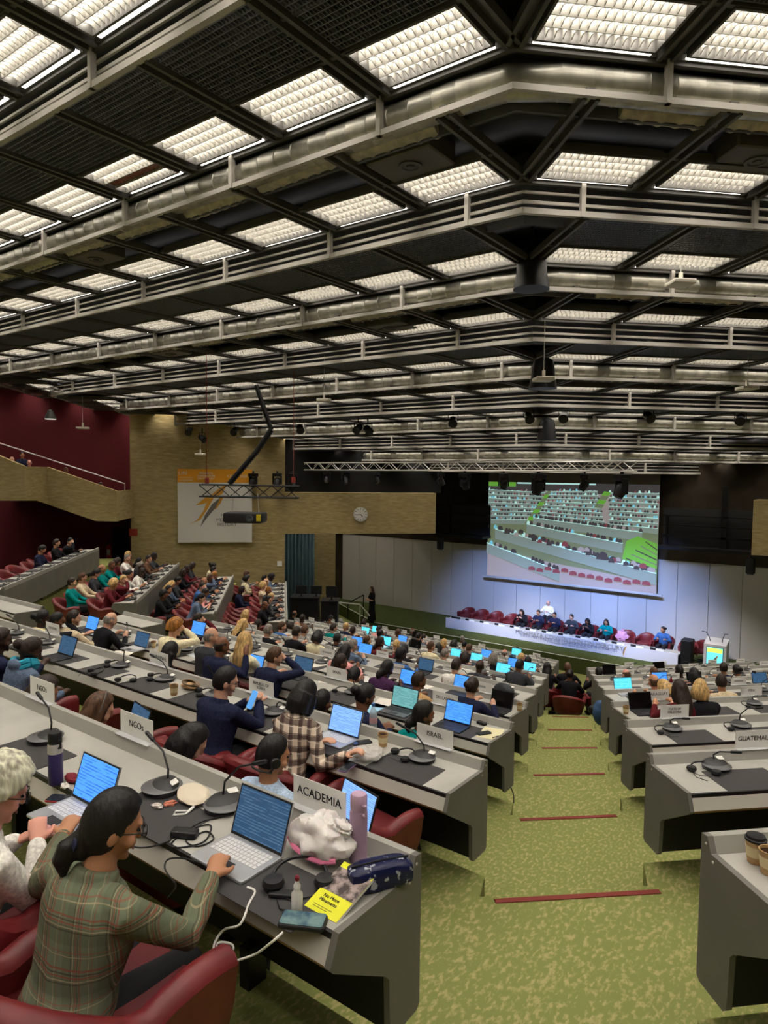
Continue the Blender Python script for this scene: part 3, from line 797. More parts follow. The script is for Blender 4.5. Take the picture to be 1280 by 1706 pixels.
def mic_proto(bend):
    b, g, hd, bd, lo = MB(), MB(), MB(), MB(), MB()
    b.lathe([(.075,0),(.098,.004),(.100,.022),(.085,.038),(.04,.05),(.0001,.052)], seg=20)
    for i in range(len(b.v)): x, y, z = b.v[i]; b.v[i] = (x, y*.86, z*(1+.5*(y/.1)))
    lo.lathe([(.082,.030),(.101,.026),(.102,.03),(.084,.036)], seg=20)
    bd.box((.055,.045,.058), (.05,.035,.004), rot=Matrix.Rotation(R(18),3,'X'))
    pts = {'up':[(0,.03,.05),(0,.03,.10),(-.01,.0,.18),(-.02,-.04,.25)], 'left':[(0,.03,.05),(-.01,.035,.1),(-.08,.03,.17),(-.17,.0,.21)], 'down':[(0,.03,.05),(.0,.04,.085),(.04,.03,.11),(.12,.0,.115)], 'right':[(0,.03,.05),(.01,.03,.12),(.07,.0,.19),(.13,-.05,.21)]}[bend]
    P3 = []
    for i in range(len(pts)-1):
        for t in (0,.33,.66): P3.append(Vector(pts[i]).lerp(Vector(pts[i+1]), t))
    P3.append(Vector(pts[-1])); g.tube(P3, .0055, 8)
    d = (P3[-1]-P3[-2]).normalized(); hd.tube([P3[-1]-d*.005, P3[-1]+d*.055], [.011,.011], 8, True)
    return Proto([('base',b.mesh('base',True),M_mic,None),('rim',lo.mesh('rim',True),mat('mic_rim',(112,112,114),.35,.5),0),('badge',bd.mesh('badge'),M_badge,0),('gooseneck',g.mesh('gooseneck',True),M_micd,None),('mic_head',hd.mesh('mic_head',True),M_micd,3)])
MIC = {k: mic_proto(k) for k in ('up','left','down','right')}
def headset_proto(folded=True):
    band, cup, cord = MB(), MB(), MB()
    pts = [Vector((.085*math.cos(a), .075*math.sin(a), .018+.02*math.sin(a))) for a in [R(-20+220*i/16) for i in range(17)]]
    band.tube(pts, .006, 6)
    cups = []
    for p in (pts[0], pts[-1]):
        c = MB(); c.lathe([(.0001,-.012),(.03,-.012),(.036,0),(.03,.014),(.0001,.016)], (p.x,p.y-.01,.02), 14); cups.append(c)
    cord.tube([(.08,-.03,.004),(.05,-.08,.004),(-.02,-.10,.004),(-.07,-.07,.004),(-.05,-.14,.004),(.02,-.17,.004)], .0025, 5)
    return Proto([('headband',band.mesh('headband',True),M_blackp,None),('ear_cup',cups[0].mesh('ear_cup',True),M_blackp,None),('ear_cup',cups[1].mesh('ear_cup',True),M_blackp,None),('cord',cord.mesh('cord',True),M_blackp,None)])
HEADSET = headset_proto()
mm = MB(); mm.rbox((0,0,.0015), (.49,.31,.003), .012); MATP = mm.mesh('desk_mat')
M_cup = mat('cup_kraft', (186,150,104), .7); M_cupw = mat('cup_cream', (226,208,164), .7)
def cup(lid):
    b, s_, l = MB(), MB(), MB()
    b.lathe([(.028,0),(.030,.002),(.040,.098),(.041,.1),(.037,.1),(.027,.006)], seg=18, cap=True)
    s_.lathe([(.0325,.03),(.0375,.075),(.0385,.075),(.0335,.03)], seg=18, cap=False)
    if lid: l.lathe([(.043,.096),(.043,.104),(.038,.106),(.036,.116),(.0001,.114)], seg=18)
    else: l.lathe([(.0385,.088),(.0001,.088)], seg=18)
    return Proto([('cup',b.mesh('cup',True),M_cup,None),('sleeve',s_.mesh('sleeve',True),M_cupw,None),('lid' if lid else 'coffee',l.mesh('lid',True),M_blackp if lid else mat('coffee',(70,44,28),.3),None)])
CUPL, CUP = cup(True), cup(False)
def plate_proto(w, h):
    c, f = MB(), MB()
    c.box((0,.012,h/2), (w,.003,h), rot=None); f.bx(-w/2,w/2,-.03,.03,0,.003)
    return Proto([('card',c.mesh('card'),M_paper,None),('foot',f.mesh('foot'),mat('acrylic',(200,202,204),.2),None)])
NP = plate_proto(.32,.135); NPS = plate_proto(.28,.11)
M_ink = mat('black_ink', (34,34,38), .8); M_greyink = mat('grey_ink', (150,148,146), .8)
def bottle_proto():
    b, c, l = MB(), MB(), MB()
    b.lathe([(.03,0),(.033,.01),(.033,.13),(.03,.15),(.014,.19),(.013,.205)], seg=16); c.lathe([(.015,.2),(.015,.222),(.0001,.223)], seg=12); l.lathe([(.0335,.06),(.0335,.11)], seg=16, cap=False)
    return Proto([('bottle',b.mesh('bottle',True),mat('clear_pet',(206,222,236),.12,alpha=.45),None),('cap',c.mesh('cap',True),mat('cap_blue',(80,120,180),.4),None),('bottle_label',l.mesh('bottle_label',True),mat('label_pink',(216,170,180),.6),None)])
BOTTLE = bottle_proto()
def flask_proto(h=.24, r=.036):
    b, c, l = MB(), MB(), MB()
    b.lathe([(r*.95,0),(r,.006),(r,h*.72),(r*.9,h*.76)], seg=20); c.lathe([(r*.88,h*.75),(r*.95,h*.8),(r*.95,h*.97),(r*.8,h),(.0001,h)], seg=20)
    l.tube([(r*.8,0,h*.86),(r*1.5,0,h*.88),(r*1.5,0,h*.74),(r*.95,0,h*.72)], .006, 6)
    return b.mesh('body', True), c.mesh('cap', True), l.mesh('loop', True)
FLASK = flask_proto()
def sheet(w, h, t=.004):
    m = MB(); m.rbox((0,0,t/2), (w,h,t), .004); return m.mesh('sheet')
A4 = sheet(.21,.297); PHONE = MB().rbox((0,0,.005), (.074,.155,.010), .012).mesh('phone'); PGLASS = MB().rbox((0,0,.0104), (.068,.148,.001), .01).mesh('glass')
PHONEP = Proto([('case',PHONE,M_blackp,None),('glass',PGLASS,mat('phone_glass',(40,44,52),.15),None)])
# ------------------------------------------------------------------ desk rows
M_top = noisy('desk_linoleum', (170,168,160), (182,180,172), 3, .42, 3, spec=.35)
M_ledge = mat('desk_ledge', (160,158,150), .45)
M_side = noisy('desk_metal', (106,104,97), (115,112,105), 2, .5, 3, spec=.35)
M_fasc = mat('desk_fascia', (186,182,170), .5); M_edge = mat('desk_nosing', (22,22,24), .5); M_wood = mat('wood_edge', (150,118,78), .6)
ENDP = [(0,0),(-.04,.004),(-.068,-.058),(-.52,-.055),(-.565,-.165),(-.548,-.185),(-.235,-.385),(-.215,-.41),(-.205,-.645),(-.185,-.665),(-.02,-.66),(0,-.64)]
def desk_row(label, org, rot, x0, x1, ends, supports=True, group='conference desks in terraced rows'):
    t = thing('conference_desk', label, 'desk', org, rot, group)
    def ex(name, prof, m, a=x0, b=x1): return obj(name, MB().extr(prof, a, b), m, t)
    ex('worktop', [(-.06,-.066),(-.51,-.066),(-.51,-.09),(-.06,-.09)], M_top)
    ex('ledge', [(0,0),(-.035,0),(-.064,-.066),(-.06,-.085),(0,-.085)], M_ledge)
    ex('nosing', [(-.51,-.063),(-.522,-.066),(-.522,-.09),(-.51,-.09)], M_edge)
    f = ex('fascia', [(-.508,-.09),(-.522,-.09),(-.558,-.165),(-.545,-.17)], M_fasc)
    obj('wood_edge', MB().extr([(-.559,-.165),(-.545,-.17),(-.53,-.18),(-.548,-.184)], x0, x1), M_wood, f)
    ex('front_panel', [(0,-.085),(-.03,-.085),(-.03,-.655),(0,-.655)], M_side)
    ex('modesty_panel', [(-.18,-.09),(-.20,-.09),(-.20,-.64),(-.18,-.64)], M_edge)
    for e in ends:
        a, b = (x1-.002, x1+.026) if e == 'R' else (x0-.026, x0+.002)
        p = obj('end_panel', MB().extr(ENDP, a, b), M_side, t)
        sc = MB(); xx = b if e == 'R' else a; s_ = 1 if e == 'R' else -1
        for y, z in ((-.035,-.03),(-.085,-.085)): sc.lathe([(.006,0),(.006,.003),(.0001,.004)], (xx,y,z), 10, rot=Matrix.Rotation(R(90*s_),3,'Y'))
        obj('screw', sc, M_alu, p)
    if supports:
        L = x1-x0; n = max(2, int(L/1.6)); m = MB()
        for i in range(n):
            x = x0+.75+(L-1.5)*i/(n-1) if L > 2 else x0+L*(i+.5)/n
            obj('pedestal', MB().bx(x-.03,x+.03,-.26,-.15,-.79,-.6), M_edge, t)
    return t
LEFTX = {1:-9.5, 2:-15.4, 3:-11.2, 4:-10.4, 5:-12.6, 6:-12.1, 7:-14.5, 8:-16.2, 9:-17.6, 10:-18.6, 11:-19.4}
for n in range(1, 12):
    p = pl(n); desk_row('long grey %s desk row of the main bank, left of the green aisle' % ROWN[n] if n < 12 else '', p, 0, LEFTX[n]-p.x, -.026, 'R' if n not in (3,4) else 'RL')
for n in (3, 4): desk_row('short grey desk with a bare end panel in the %s row beyond the left-hand gap' % ROWN[n], Vector((0,pl(n).y,pl(n).z)), 0, bendx(n), {3:-12.45,4:-11.62}[n], 'R')
for n in range(1, 10): desk_row('long grey %s desk row of the bank right of the green aisle' % ROWN[n], pr(n), A45, .026, 7.5 if n < 8 else 5.2, 'L')
WS = {2:(14.5,18.5), 3:(15.5,23.1), 4:(16.3,22.9), 5:(17.3,23.4), 6:(18.4,24.9)}
WORD = {2:'uppermost', 3:'second', 4:'third', 5:'fourth', 6:'lowest'}
def wloc(n, s, off=0.): q = NW*(wc(n)+off)+DW*s; q.z = pl(n).z; return q
for n, (a, b) in WS.items(): desk_row('slanting grey %s desk row of the far left bank' % WORD[n], wloc(n, 0), -A45, -b, -a, 'RL')
def frame_of(bank, n):
    if bank == 'c': return pl(n), 0., Vector((1,0,0)), Vector((0,1,0))
    if bank == 'r': return pr(n), A45, DR, NR
    return wloc(n, 0), -A45, -DW, NW
def ledge_z(bank, n): return (pr(n) if bank == 'r' else pl(n)).z
def desk_z(bank, n): return ledge_z(bank, n)+DESK
BK = {'c':'main bank', 'r':'right bank', 'w':'far left bank'}
def rown(bank, n): return WORD[n] if bank == 'w' else ROWN[n]
OCC = {}                    # occupied stretches of worktop: (bank,n) -> [(s0,s1)]
def s_of(bank, n, p):
    o, a, X, Y = frame_of(bank, n); s = (p-o).dot(X); return -s if bank != 'r' else s
def free(bank, n, s, w): return all(b <= s-w or a >= s+w for a, b in OCC.get((bank,n), []))
def occupy(bank, n, s, w): OCC.setdefault((bank,n), []).append((s-w, s+w))
SEAT = {}
def seatname(bank, n, s):
    k = max(0, int(s/.77)); return '%s place from %s, %s row, %s' % (ORD[min(k,29)], 'aisle' if bank != 'w' else 'near end', rown(bank,n), BK[bank])
def local_at(bank, n, s, y, z=0.):
    o, a, X, Y = frame_of(bank, n); return o+X*(s if bank == 'r' else -s)+Y*y+Vector((0,0,z))
def put(P, name, label, cat, u, v, bank, n, rot=0., dz=0., group=None, over=None, scale=None):
    p = at(u, v, desk_z(bank,n)); p.z += dz+.0003; occupy(bank, n, s_of(bank,n,p), .16)
    return P.spawn(name, label, cat, p, frame_of(bank,n)[1]+R(rot), group, over, scale)
def single(name, me, m, label, cat, loc, rotz=0., group=None, rot=None):
    o = obj(name, me, m, None, loc, rot if rot else (0,0,rotz)); return tag(o, label, cat, group)

# ------------------------------------------------------------------ name plates
def plate(txt, u, v, bank, n, label, size=None, big=True, rot=0.):
    p = at(u, v, ledge_z(bank,n)); o, a, X, Y = frame_of(bank,n)
    s = (p-o).dot(X); p = o+X*s+Y*(-.018); P = NP if big else NPS
    t = P.spawn('name_plate', label, 'name plate', p, a+R(rot), 'name plates on the desk ledges')
    w, h = (.32,.135) if big else (.28,.11)
    if txt:
        lines = txt.split('\n'); size = size or min(h*.42/len(lines)**.6, w*1.42/max(len(l) for l in lines))
        text('lettering', txt, size, M_ink, t, (0,.0098,h*.54), sx=.95)
    else:
        m = MB(); q = random.Random(int(u*7+v)); ww = q.uniform(.35,.7)*w
        x = -ww/2
        while x < ww/2: b = q.uniform(.008,.016); m.bx(x, x+b, .0095, .0105, h*.42, h*.64); x += b+.005
        obj('blurred_word', m, M_greyink, t)
    return t
for a in (('ACADEMIA',533,1352,'c',1,'white ACADEMIA name plate on the nearest desk ledge',None,True),
          ('NGOs',167,1250,'c',1,'white NGOs name plate behind the blue laptop on the nearest ledge',.055,True),
          ('NGOs',40,1173,'c',1,'white NGOs name plate at the left edge of the nearest ledge',.05,True),
          ('ISRAEL',730,1237,'c',2,'white ISRAEL name plate on the second desk ledge',.05,True),
          ('REPUBLIC OF\nKOREA',431,1158,'c',2,'white REPUBLIC OF KOREA name plate behind the man with a phone',None,True),
          ('ZIMBABWE',253,1110,'c',2,'white name plate beside the figure in black headscarf',None,True),
          ('',66,1060,'c',2,'white name plate in front of the woman in a cream top',None,True),
          ('SRI LANKA',749,1171,'c',3,'white SRI LANKA name plate behind the dark blue laptop',None,True),
          ('SPAIN',559,1131,'c',3,'white SPAIN name plate on the third desk ledge',.05,True),
          ('',806,1150,'c',4,'white name plate before the black bag on the fourth ledge',None,True),
          ('',664,1118,'c',4,'white name plate tucked behind the blue laptop and purple jacket',None,True),
          ('',543,1095,'c',4,'white name plate in front of the woman in pale pink',None,True),
          ('',419,1070,'c',4,'white name plate beside the patterned headdress',None,False),
          ('GUATEMALA',1253,1243,'r',2,'white GUATEMALA name plate at the right edge of the picture',None,True),
          ('STATE OF\nPALESTINE',1122,1194,'r',3,'white STATE OF PALESTINE name plate beside the open black laptop',.034,True),
          ('PARAGUAY',1098,1166,'r',4,'white name plate left of the long dark hair, right bank',None,True),
          ('PERU',1257,1161,'r',4,'white PERU name plate on the right bank',.045,True)): plate(a[0], a[1], a[2], a[3], a[4], a[5], a[6], a[7])

# ------------------------------------------------------------------ laptops
def lap(kind, scr, u, v, bank, n, label, rot=0., dz=0.):
    return put(LAP[kind], 'laptop', label, 'laptop', u, v, bank, n, rot, dz, 'open laptops', {'display':SCR[scr]})
LAPS = [('silver','dim',393,1432,'c',1,'open silver laptop with dim screen under the plaid jacket woman\'s hand'),
 ('silver','blue',112,1363,'c',1,'open laptop with bright blue screen before the white-haired woman'),
 ('silver','pale',556,1234,'c',2,'open white laptop with blue text screen before the plaid shirt woman'),
 ('black','dim',92,1097,'c',2,'open black laptop with green-blue screen beside the turquoise scarf'),
 ('black','blue',752,1212,'c',3,'open black laptop with blue page behind the ISRAEL plate'),
 ('grey','teal',662,1187,'c',3,'open grey laptop with pale green screen before the teal top'),
 ('silver','dim',222,1082,'c',3,'open silver laptop beside the bearded man with headset and paper cup'),
 ('black','blue',410,1124,'c',3,'open laptop with blue screen at the raised arm of the navy suit'),
 ('black','dim',492,1128,'c',3,'dark open laptop half hidden by the brown-haired man in navy'),
 ('black','blue',140,1053,'c',3,'small open laptop beyond the man in grey suit'),
 ('black','blue',672,1146,'c',4,'open black laptop with blue screen beside the purple jacket'),
 ('black','blue',764,1156,'c',4,'blue screen laptop left of the woman in dark navy, fourth row'),
 ('black','off',828,1184,'c',4,'black laptop under the black bag at the fourth row\'s end'),
 ('black','dim',702,1121,'c',5,'open laptop with dark blue screen on the fifth row'),
 ('black','blue',601,1094,'c',5,'blue laptop before the woman in pale pink'),
 ('black','blue',588,1079,'c',6,'dark blue laptop one row beyond the pale pink jacket'),
 ('silver','cyan',636,1078,'c',6,'bright laptop left of the man in cap and blue jacket'),
 ('black','blue',318,1062,'c',3,'blue laptop in front of the maroon jumper'),
 ('black','cyan',833,1126,'c',6,'bright cyan laptop right of the dark bald head, sixth row'),
 ('black','cyan',789,1106,'c',7,'bright cyan laptop beside the purple shoulder'),
 ('black','blue',852,1115,'c',7,'blue laptop above the dark suit near the aisle'),
 ('black','cyan',878,1122,'c',7,'cyan laptop at the end of the seventh row'),
 ('black','off',688,1082,'c',7,'black-screened laptop on the seventh row'),
 ('black','blue',666,1073,'c',8,'small light blue laptop on the eighth row'),
 ('grey','off',690,1066,'c',9,'grey closed-looking screen near the front rows'),
 ('black','cyan',604,1058,'c',8,'bright small laptop near the stage at left'),
 ('black','cyan',622,1055,'c',9,'second bright small laptop near the stage at left'),
 ('black','cyan',755,1096,'c',8,'bright small laptop with green cup beside it'),
 ('black','blue',806,1098,'c',8,'blue laptop left of the grey-haired head'),
 ('black','cyan',857,1094,'c',9,'pale blue laptop before the bald man facing the hall'),
 ('black','off',1076,1188,'r',4,'open black laptop with dark screen beside the STATE OF PALESTINE plate'),
 ('silver','cyan',1045,1156,'r',5,'open laptop with cyan screen at the end of the fifth right row'),
 ('black','blue',1106,1143,'r',6,'blue-lit laptop between two heads on the sixth right row'),
 ('black','off',1164,1142,'r',6,'dark laptop in front of the light blond hair'),
 ('black','off',1020,1127,'r',7,'dark laptop at the end of the seventh right row'),
 ('black','dim',1274,1143,'r',6,'blue laptop cut by the right edge of the picture'),
 ('black','off',1103,1120,'r',8,'small dark laptop near the lectern')]
for a in LAPS: lap(*a)
# laptops on the knees of people sitting in front of the nearest desk
for (u, v, k, s, lab, r_) in ((560,1388,'black','pale','laptop with pale blue screen held behind the ACADEMIA plate',-14), (200,1232,'black','off','dark laptop on the knees of the woman with long brown hair',-12)):
    p = at(u, v, ledge_z('c',1)-.12); LAP[k].spawn('laptop', lab, 'laptop', p, R(r_), 'open laptops', {'display':SCR[s] if s != 'off' else SCR['dim']}, .82)

rp = random.Random(23)
for bank, rows in (('c', range(5,12)), ('r', range(5,10))):
    for n in rows:
        smax = pl(n).x-LEFTX[n]-.4 if bank == 'c' else 5.5
        s = .75+rp.random()
        while s < smax:
            o, a, X, Y = frame_of(bank, n); q = local_at(bank, n, s, -.018); t = NPS.spawn('name_plate', 'small white name plate at the '+seatname(bank, n, s), 'name plate', q, a, 'name plates on the desk ledges')
            m = MB(); x = -.08
            while x < .08: b = rp.uniform(.008,.016); m.bx(x, x+b, .0095, .0105, .045, .068); x += b+.005
            obj('blurred_word', m, M_greyink, t); s += rp.uniform(.9,2.2)
# ------------------------------------------------------------------ microphones, mats, headsets
MATN = 0
def micset(bank, n, s, bend, hs=True, m_=True, mat_=True, label=None):
    o, a, X, Y = frame_of(bank, n); w = seatname(bank, n, s)
    if mat_: single('desk_mat', MATP, M_mat, 'dark desk mat at the '+w, 'desk mat', local_at(bank,n,s,-.36,DESK+.0002), a, 'dark desk mats')
    if m_:
        MIC[bend].spawn('microphone', label or 'gooseneck microphone at the '+w, 'microphone', local_at(bank,n,s-.02 if bank != 'r' else s-.1,-.17,DESK), a, 'conference microphones')
    if hs: HEADSET.spawn('headset', 'black headset at the '+w, 'headset', local_at(bank,n,s+.12 if bank != 'r' else s-.22,-.20,DESK), a+R(random.uniform(-40,40)), 'interpretation headsets')
for bank, rows, smax in (('c', range(2,12), 14), ('r', range(1,10), 6.5), ('w', range(2,7), 99)):
    for n in rows:
        if bank == 'w': s0, s1 = WS[n][0]+.5, WS[n][1]-.3
        elif bank == 'r': s0, s1 = .55, 6.8 if n < 8 else 4.8
        else: s0, s1 = .47, pl(n).x-LEFTX[n]-.3
        s = s0; i = 0
        while s < s1:
            vis = True
            if bank == 'c' and n == 2 and s > 9: vis = False
            if vis:
                near = bank != 'w' and n <= 5
                fr = free(bank, n, s, .2)
                micset(bank, n, s, ('down','right','left','up')[(i*7+n*3) % 4] if bank == 'c' else ('down','right')[i % 2], hs=(random.random() < (.55 if bank == 'c' else .9)) and n <= 7 and fr, m_=fr or n > 5, mat_=n <= 8 or bank == 'w')
            s += .77; i += 1
# the nearest row, placed as in the photograph
for i, (u, v, bend, lab) in enumerate(((76,1234,'left','gooseneck microphone behind the purple flask'), (270,1318,'left','gooseneck microphone arching behind the plaid jacket woman'))):
    p = at(u, v, desk_z('c',1)); MIC[bend].spawn('microphone', lab, 'microphone', p, R(-20), 'conference microphones')
MIC['right'].spawn('microphone', 'gooseneck microphone reaching along the ledge behind the white pouch', 'microphone', local_at('c',1,1.02,-.16,DESK), R(70), 'conference microphones')
for u, v, lab in ((48,1256,'dark desk mat beside the purple flask'), (262,1356,'dark desk mat behind the plaid jacket woman'), (455,1478,'dark desk mat under the silver laptop')):
    p = at(u, v, desk_z('c',1)); single('desk_mat', MATP, M_mat, lab, 'desk mat', p+Vector((0,0,.0002)), 0, 'dark desk mats')
# ------------------------------------------------------------------ people
def H_base(u, v, floor, kw, rot):
    hc = head_center(**kw); p = at(u, v, floor+hc.z); b = p-(Matrix.Rotation(rot,3,'Z') @ hc); b.z = floor; return b
def to_local(p, base, rot): return Matrix.Rotation(-rot,3,'Z') @ (p-base)
QUEUE = []
def hero(key, u, v, bank, n, typ, label, kw, hands=None, rot=0., hz=.03, **look):
    floor = fl(n) if typ == 'D' else fl(n+1)
    if bank == 'r': floor = pr(n).z+FLOOR
    a = frame_of(bank, n)[1]+R(rot); b = H_base(u, v, floor, kw, a); kw = dict(kw)
    if hands:
        for k_, h in zip(('lh','rh'), hands):
            if h: kw[k_] = tuple(to_local(h if isinstance(h, Vector) else at(h[0], h[1], desk_z(bank,n)+(h[2] if len(h) > 2 else hz)), b, a))
    reg(key, **kw); QUEUE.append((key, label, b, a, look))
# --- nearest row
hero('plaidjacket', 188, 1375, 'c', 1, 'D', 'woman in green and brown plaid blazer with black ponytail typing on silver laptop',
     dict(lean=17, hyaw=-24, hpitch=20, hair='pony', detail=2, wide=1.08, face=True, curl=.5), hands=((106,1392,.07), (352,1462,.045)), skin='m', hairc='black', top='olive')
hero('oldlady', -2, 1318, 'c', 1, 'D', 'white-haired woman in crumpled white blouse at the left edge',
     dict(lean=20, hyaw=-22, hpitch=24, hair='curly', detail=2, face=True, curl=.6), hands=((30,1400,.02), (62,1404,.05)), skin='p', hairc='white', top='white')
hero('headsetman', 455, 1258, 'c', 1, 'a', 'man with neckband headset and pale blue shirt behind the ACADEMIA plate',
     dict(lean=-4, hyaw=-28, hpitch=14, hair='short', detail=2, face=True, lh=(-.14,.34,.66), rh=(.14,.34,.66)), skin='m', hairc='black', top='paleblue')
hero('plaidshirt', 508, 1160, 'c', 2, 'D', 'woman with black bobbed hair in brown and cream checked shirt at second desk',
     dict(lean=24, hyaw=-6, hpitch=22, hair='bob', detail=2, wide=1.05, curl=.5), hands=((530,1238,.04), (578,1258,.045)), skin='l', hairc='black', top='cream')
hero('phoneman', 376, 1135, 'c', 2, 'D', 'black-haired man in navy suit looking at a lit phone in his hands',
     dict(lean=14, hyaw=-32, hpitch=18, hair='short', detail=2, wide=1.08, face=True, curl=.9), hands=((412,1168,.14), (432,1170,.13)), skin='l', hairc='black', top='navy')
hero('scarfwoman', 52, 1083, 'c', 2, 'D', 'woman in grey denim jacket with turquoise scarf and braided bun',
     dict(lean=20, hyaw=-30, hpitch=24, hair='bun', detail=1, wide=1.1, hood=True, lh=(-.1,.42,.62), rh=(.14,.44,.62)), skin='d', hairc='dark', top='denim')
hero('leftman', 2, 1066, 'c', 2, 'D', 'man in dark suit with white collar at the left edge of the second desk',
     dict(lean=10, hyaw=-30, hpitch=10, hair='short', detail=1, wide=1.1), skin='d', hairc='dark', top='navy')
hero('darkgirl', 318, 1237, 'c', 1, 'a', 'black-haired person in dark top looking down in front of the nearest desk',
     dict(lean=12, hyaw=-40, hpitch=36, hair='bob', detail=1, lh=(-.1,.36,.62), rh=(.1,.36,.62)), skin='l', hairc='black', top='black')
hero('brownlong', 165, 1182, 'c', 1, 'a', 'woman with long brown hair and headset in front of the nearest desk',
     dict(lean=8, hyaw=-30, hpitch=22, hair='long', detail=1, lh=(-.1,.36,.62), rh=(.1,.36,.62)), skin='l', hairc='brown', top='black')
hero('ngodark', 74, 1152, 'c', 1, 'a', 'person with straight dark hair half hidden by the left NGOs plate',
     dict(lean=8, hyaw=-40, hpitch=26, hair='bob', detail=1, lh=(-.1,.36,.62), rh=(.1,.36,.62)), skin='m', hairc='dark', top='black')
hero('teal', 706, 1190, 'c', 2, 'a', 'woman in teal top with black hair tied back behind the ISRAEL plate',
     dict(lean=6, hyaw=-40, hpitch=12, hair='pony', detail=1, lh=(-.1,.36,.66), rh=(.1,.36,.66)), skin='b', hairc='black', top='teal')
hero('ponynavy', 609, 1160, 'c', 2, 'a', 'woman in navy with black low bun holding a phone, beyond the water bottle',
     dict(lean=14, hyaw=-30, hpitch=26, hair='bun', detail=1, lh=(.02,.36,.72), rh=(.14,.38,.72)), skin='b', hairc='black', top='navy')
hero('lowdark', 537, 1170, 'c', 2, 'a', 'dark head just right of the checked shirt woman\'s hair', dict(lean=2, hpitch=10, hair='short', detail=0, lh=(-.1,.36,.62), rh=(.1,.36,.62)), skin='b', hairc='black', top='black')
# --- poses shared by everyone further away
HK = ('short','bob','long','pony','bun','curly','bald','hijab','cap')
lap_ = dict(lh=(-.12,.38,.64), rh=(.12,.38,.64))
reg('typing', HK, lean=13, hpitch=16, detail=1, hair='short')
reg('looking', HK, lean=10, hyaw=-32, hpitch=8, detail=1, hair='short', lh=(-.2,.40,.78), rh=(.14,.44,.79))
reg('leaning', HK, lean=27, hpitch=26, hyaw=-12, detail=1, hair='short', lh=(-.1,.40,.78), rh=(.16,.42,.78))
reg('thinking', HK, lean=18, hyaw=-34, hpitch=12, detail=1, hair='short', lh=(-.2,.40,.78), rh=(.09,.30,1.05))
reg('resting', HK, lean=-6, hpitch=8, hyaw=14, detail=1, hair='short', **lap_)
reg('reading', HK, lean=8, hpitch=34, hyaw=10, detail=1, hair='short', **lap_)
reg('facing', HK, lean=4, hpitch=14, hyaw=0, detail=1, hair='short', face=True, lh=(-.15,.38,.77), rh=(.15,.38,.77))
reg('raised', ('bald',), lean=12, hpitch=8, hyaw=-14, detail=1, hair='bald', lh=(-.2,.40,.78), rh=(.36,.22,1.02), wide=1.12)
reg('standing', ('long','bob','pony','bun','bald'), stand=True, lean=2, hpitch=6, hair='short', detail=1, lh=(-.20,.10,.82), rh=(.20,.10,.82), face=True)
reg('lady', (), stand=True, lean=0, hpitch=4, hair='long', detail=1, lh=(-.03,.24,1.08), rh=(.05,.25,1.10), sleeves='short', skirt=True, face=True)
run_jobs()
_bl = [(ax, o, w, c, st) for ax in 'hz' for o, w, c, st in ((.50,.36,(84,88,68),.35),(.0,.035,(140,74,58),.75),(.07,.03,(56,46,40),.6),(.13,.035,(140,74,58),.7),(.20,.025,(178,162,130),.6),(.26,.03,(56,46,40),.5),(.66,.025,(140,84,66),.6),(.74,.02,(178,162,130),.5))]
BLAZER = plaid('plaid_blazer', (112,120,98), _bl, .15)
SHIRT = plaid('checked_shirt', (222,204,182), (('h',.0,.36,(52,30,32),.78), ('h',.14,.06,(226,214,200),.8), ('h',.62,.07,(52,30,32),.7), ('z',.0,.36,(52,30,32),.78), ('z',.14,.06,(226,214,200),.8), ('z',.62,.07,(52,30,32),.7)), .092)
ppl = {}
def chair_for(b, a, label, **kw):
    q = Matrix.Rotation(a,3,'Z') @ Vector((0,kw.pop('dy',-.04),0)); return CHAIR.spawn('armchair', label, 'chair', b+q, a, 'red armchairs', **kw)
for key, lab, b, a, look in QUEUE:
    if key == 'plaidjacket': look['top_mat'] = BLAZER
    if key == 'plaidshirt': look['top_mat'] = SHIRT
    ppl[key] = (place_person(key, lab, b, a, group='delegates in the hall', **look), b, a)
    chair_for(b, a, 'red leather armchair of the '+lab.replace('woman in ','').replace('man in ','')[:60].rsplit(' ',1)[0] if False else 'red leather armchair under the %s' % {'plaidjacket':'woman in plaid blazer, lower left corner','oldlady':'white-haired woman at the left edge','headsetman':'man with neckband headset','plaidshirt':'woman in checked shirt','phoneman':'navy-suited man with phone','scarfwoman':'woman with turquoise scarf','leftman':'suited man at the left edge','darkgirl':'black-haired person looking down','brownlong':'woman with long brown hair','ngodark':'dark-haired person beside the NGOs plate','teal':'woman in teal top','ponynavy':'woman in navy holding a phone','lowdark':'dark head beside the checked shirt'}[key], **(dict(scale=(1.16,1.16,1.16), dy=.06) if key in ('plaidjacket','oldlady') else {}))

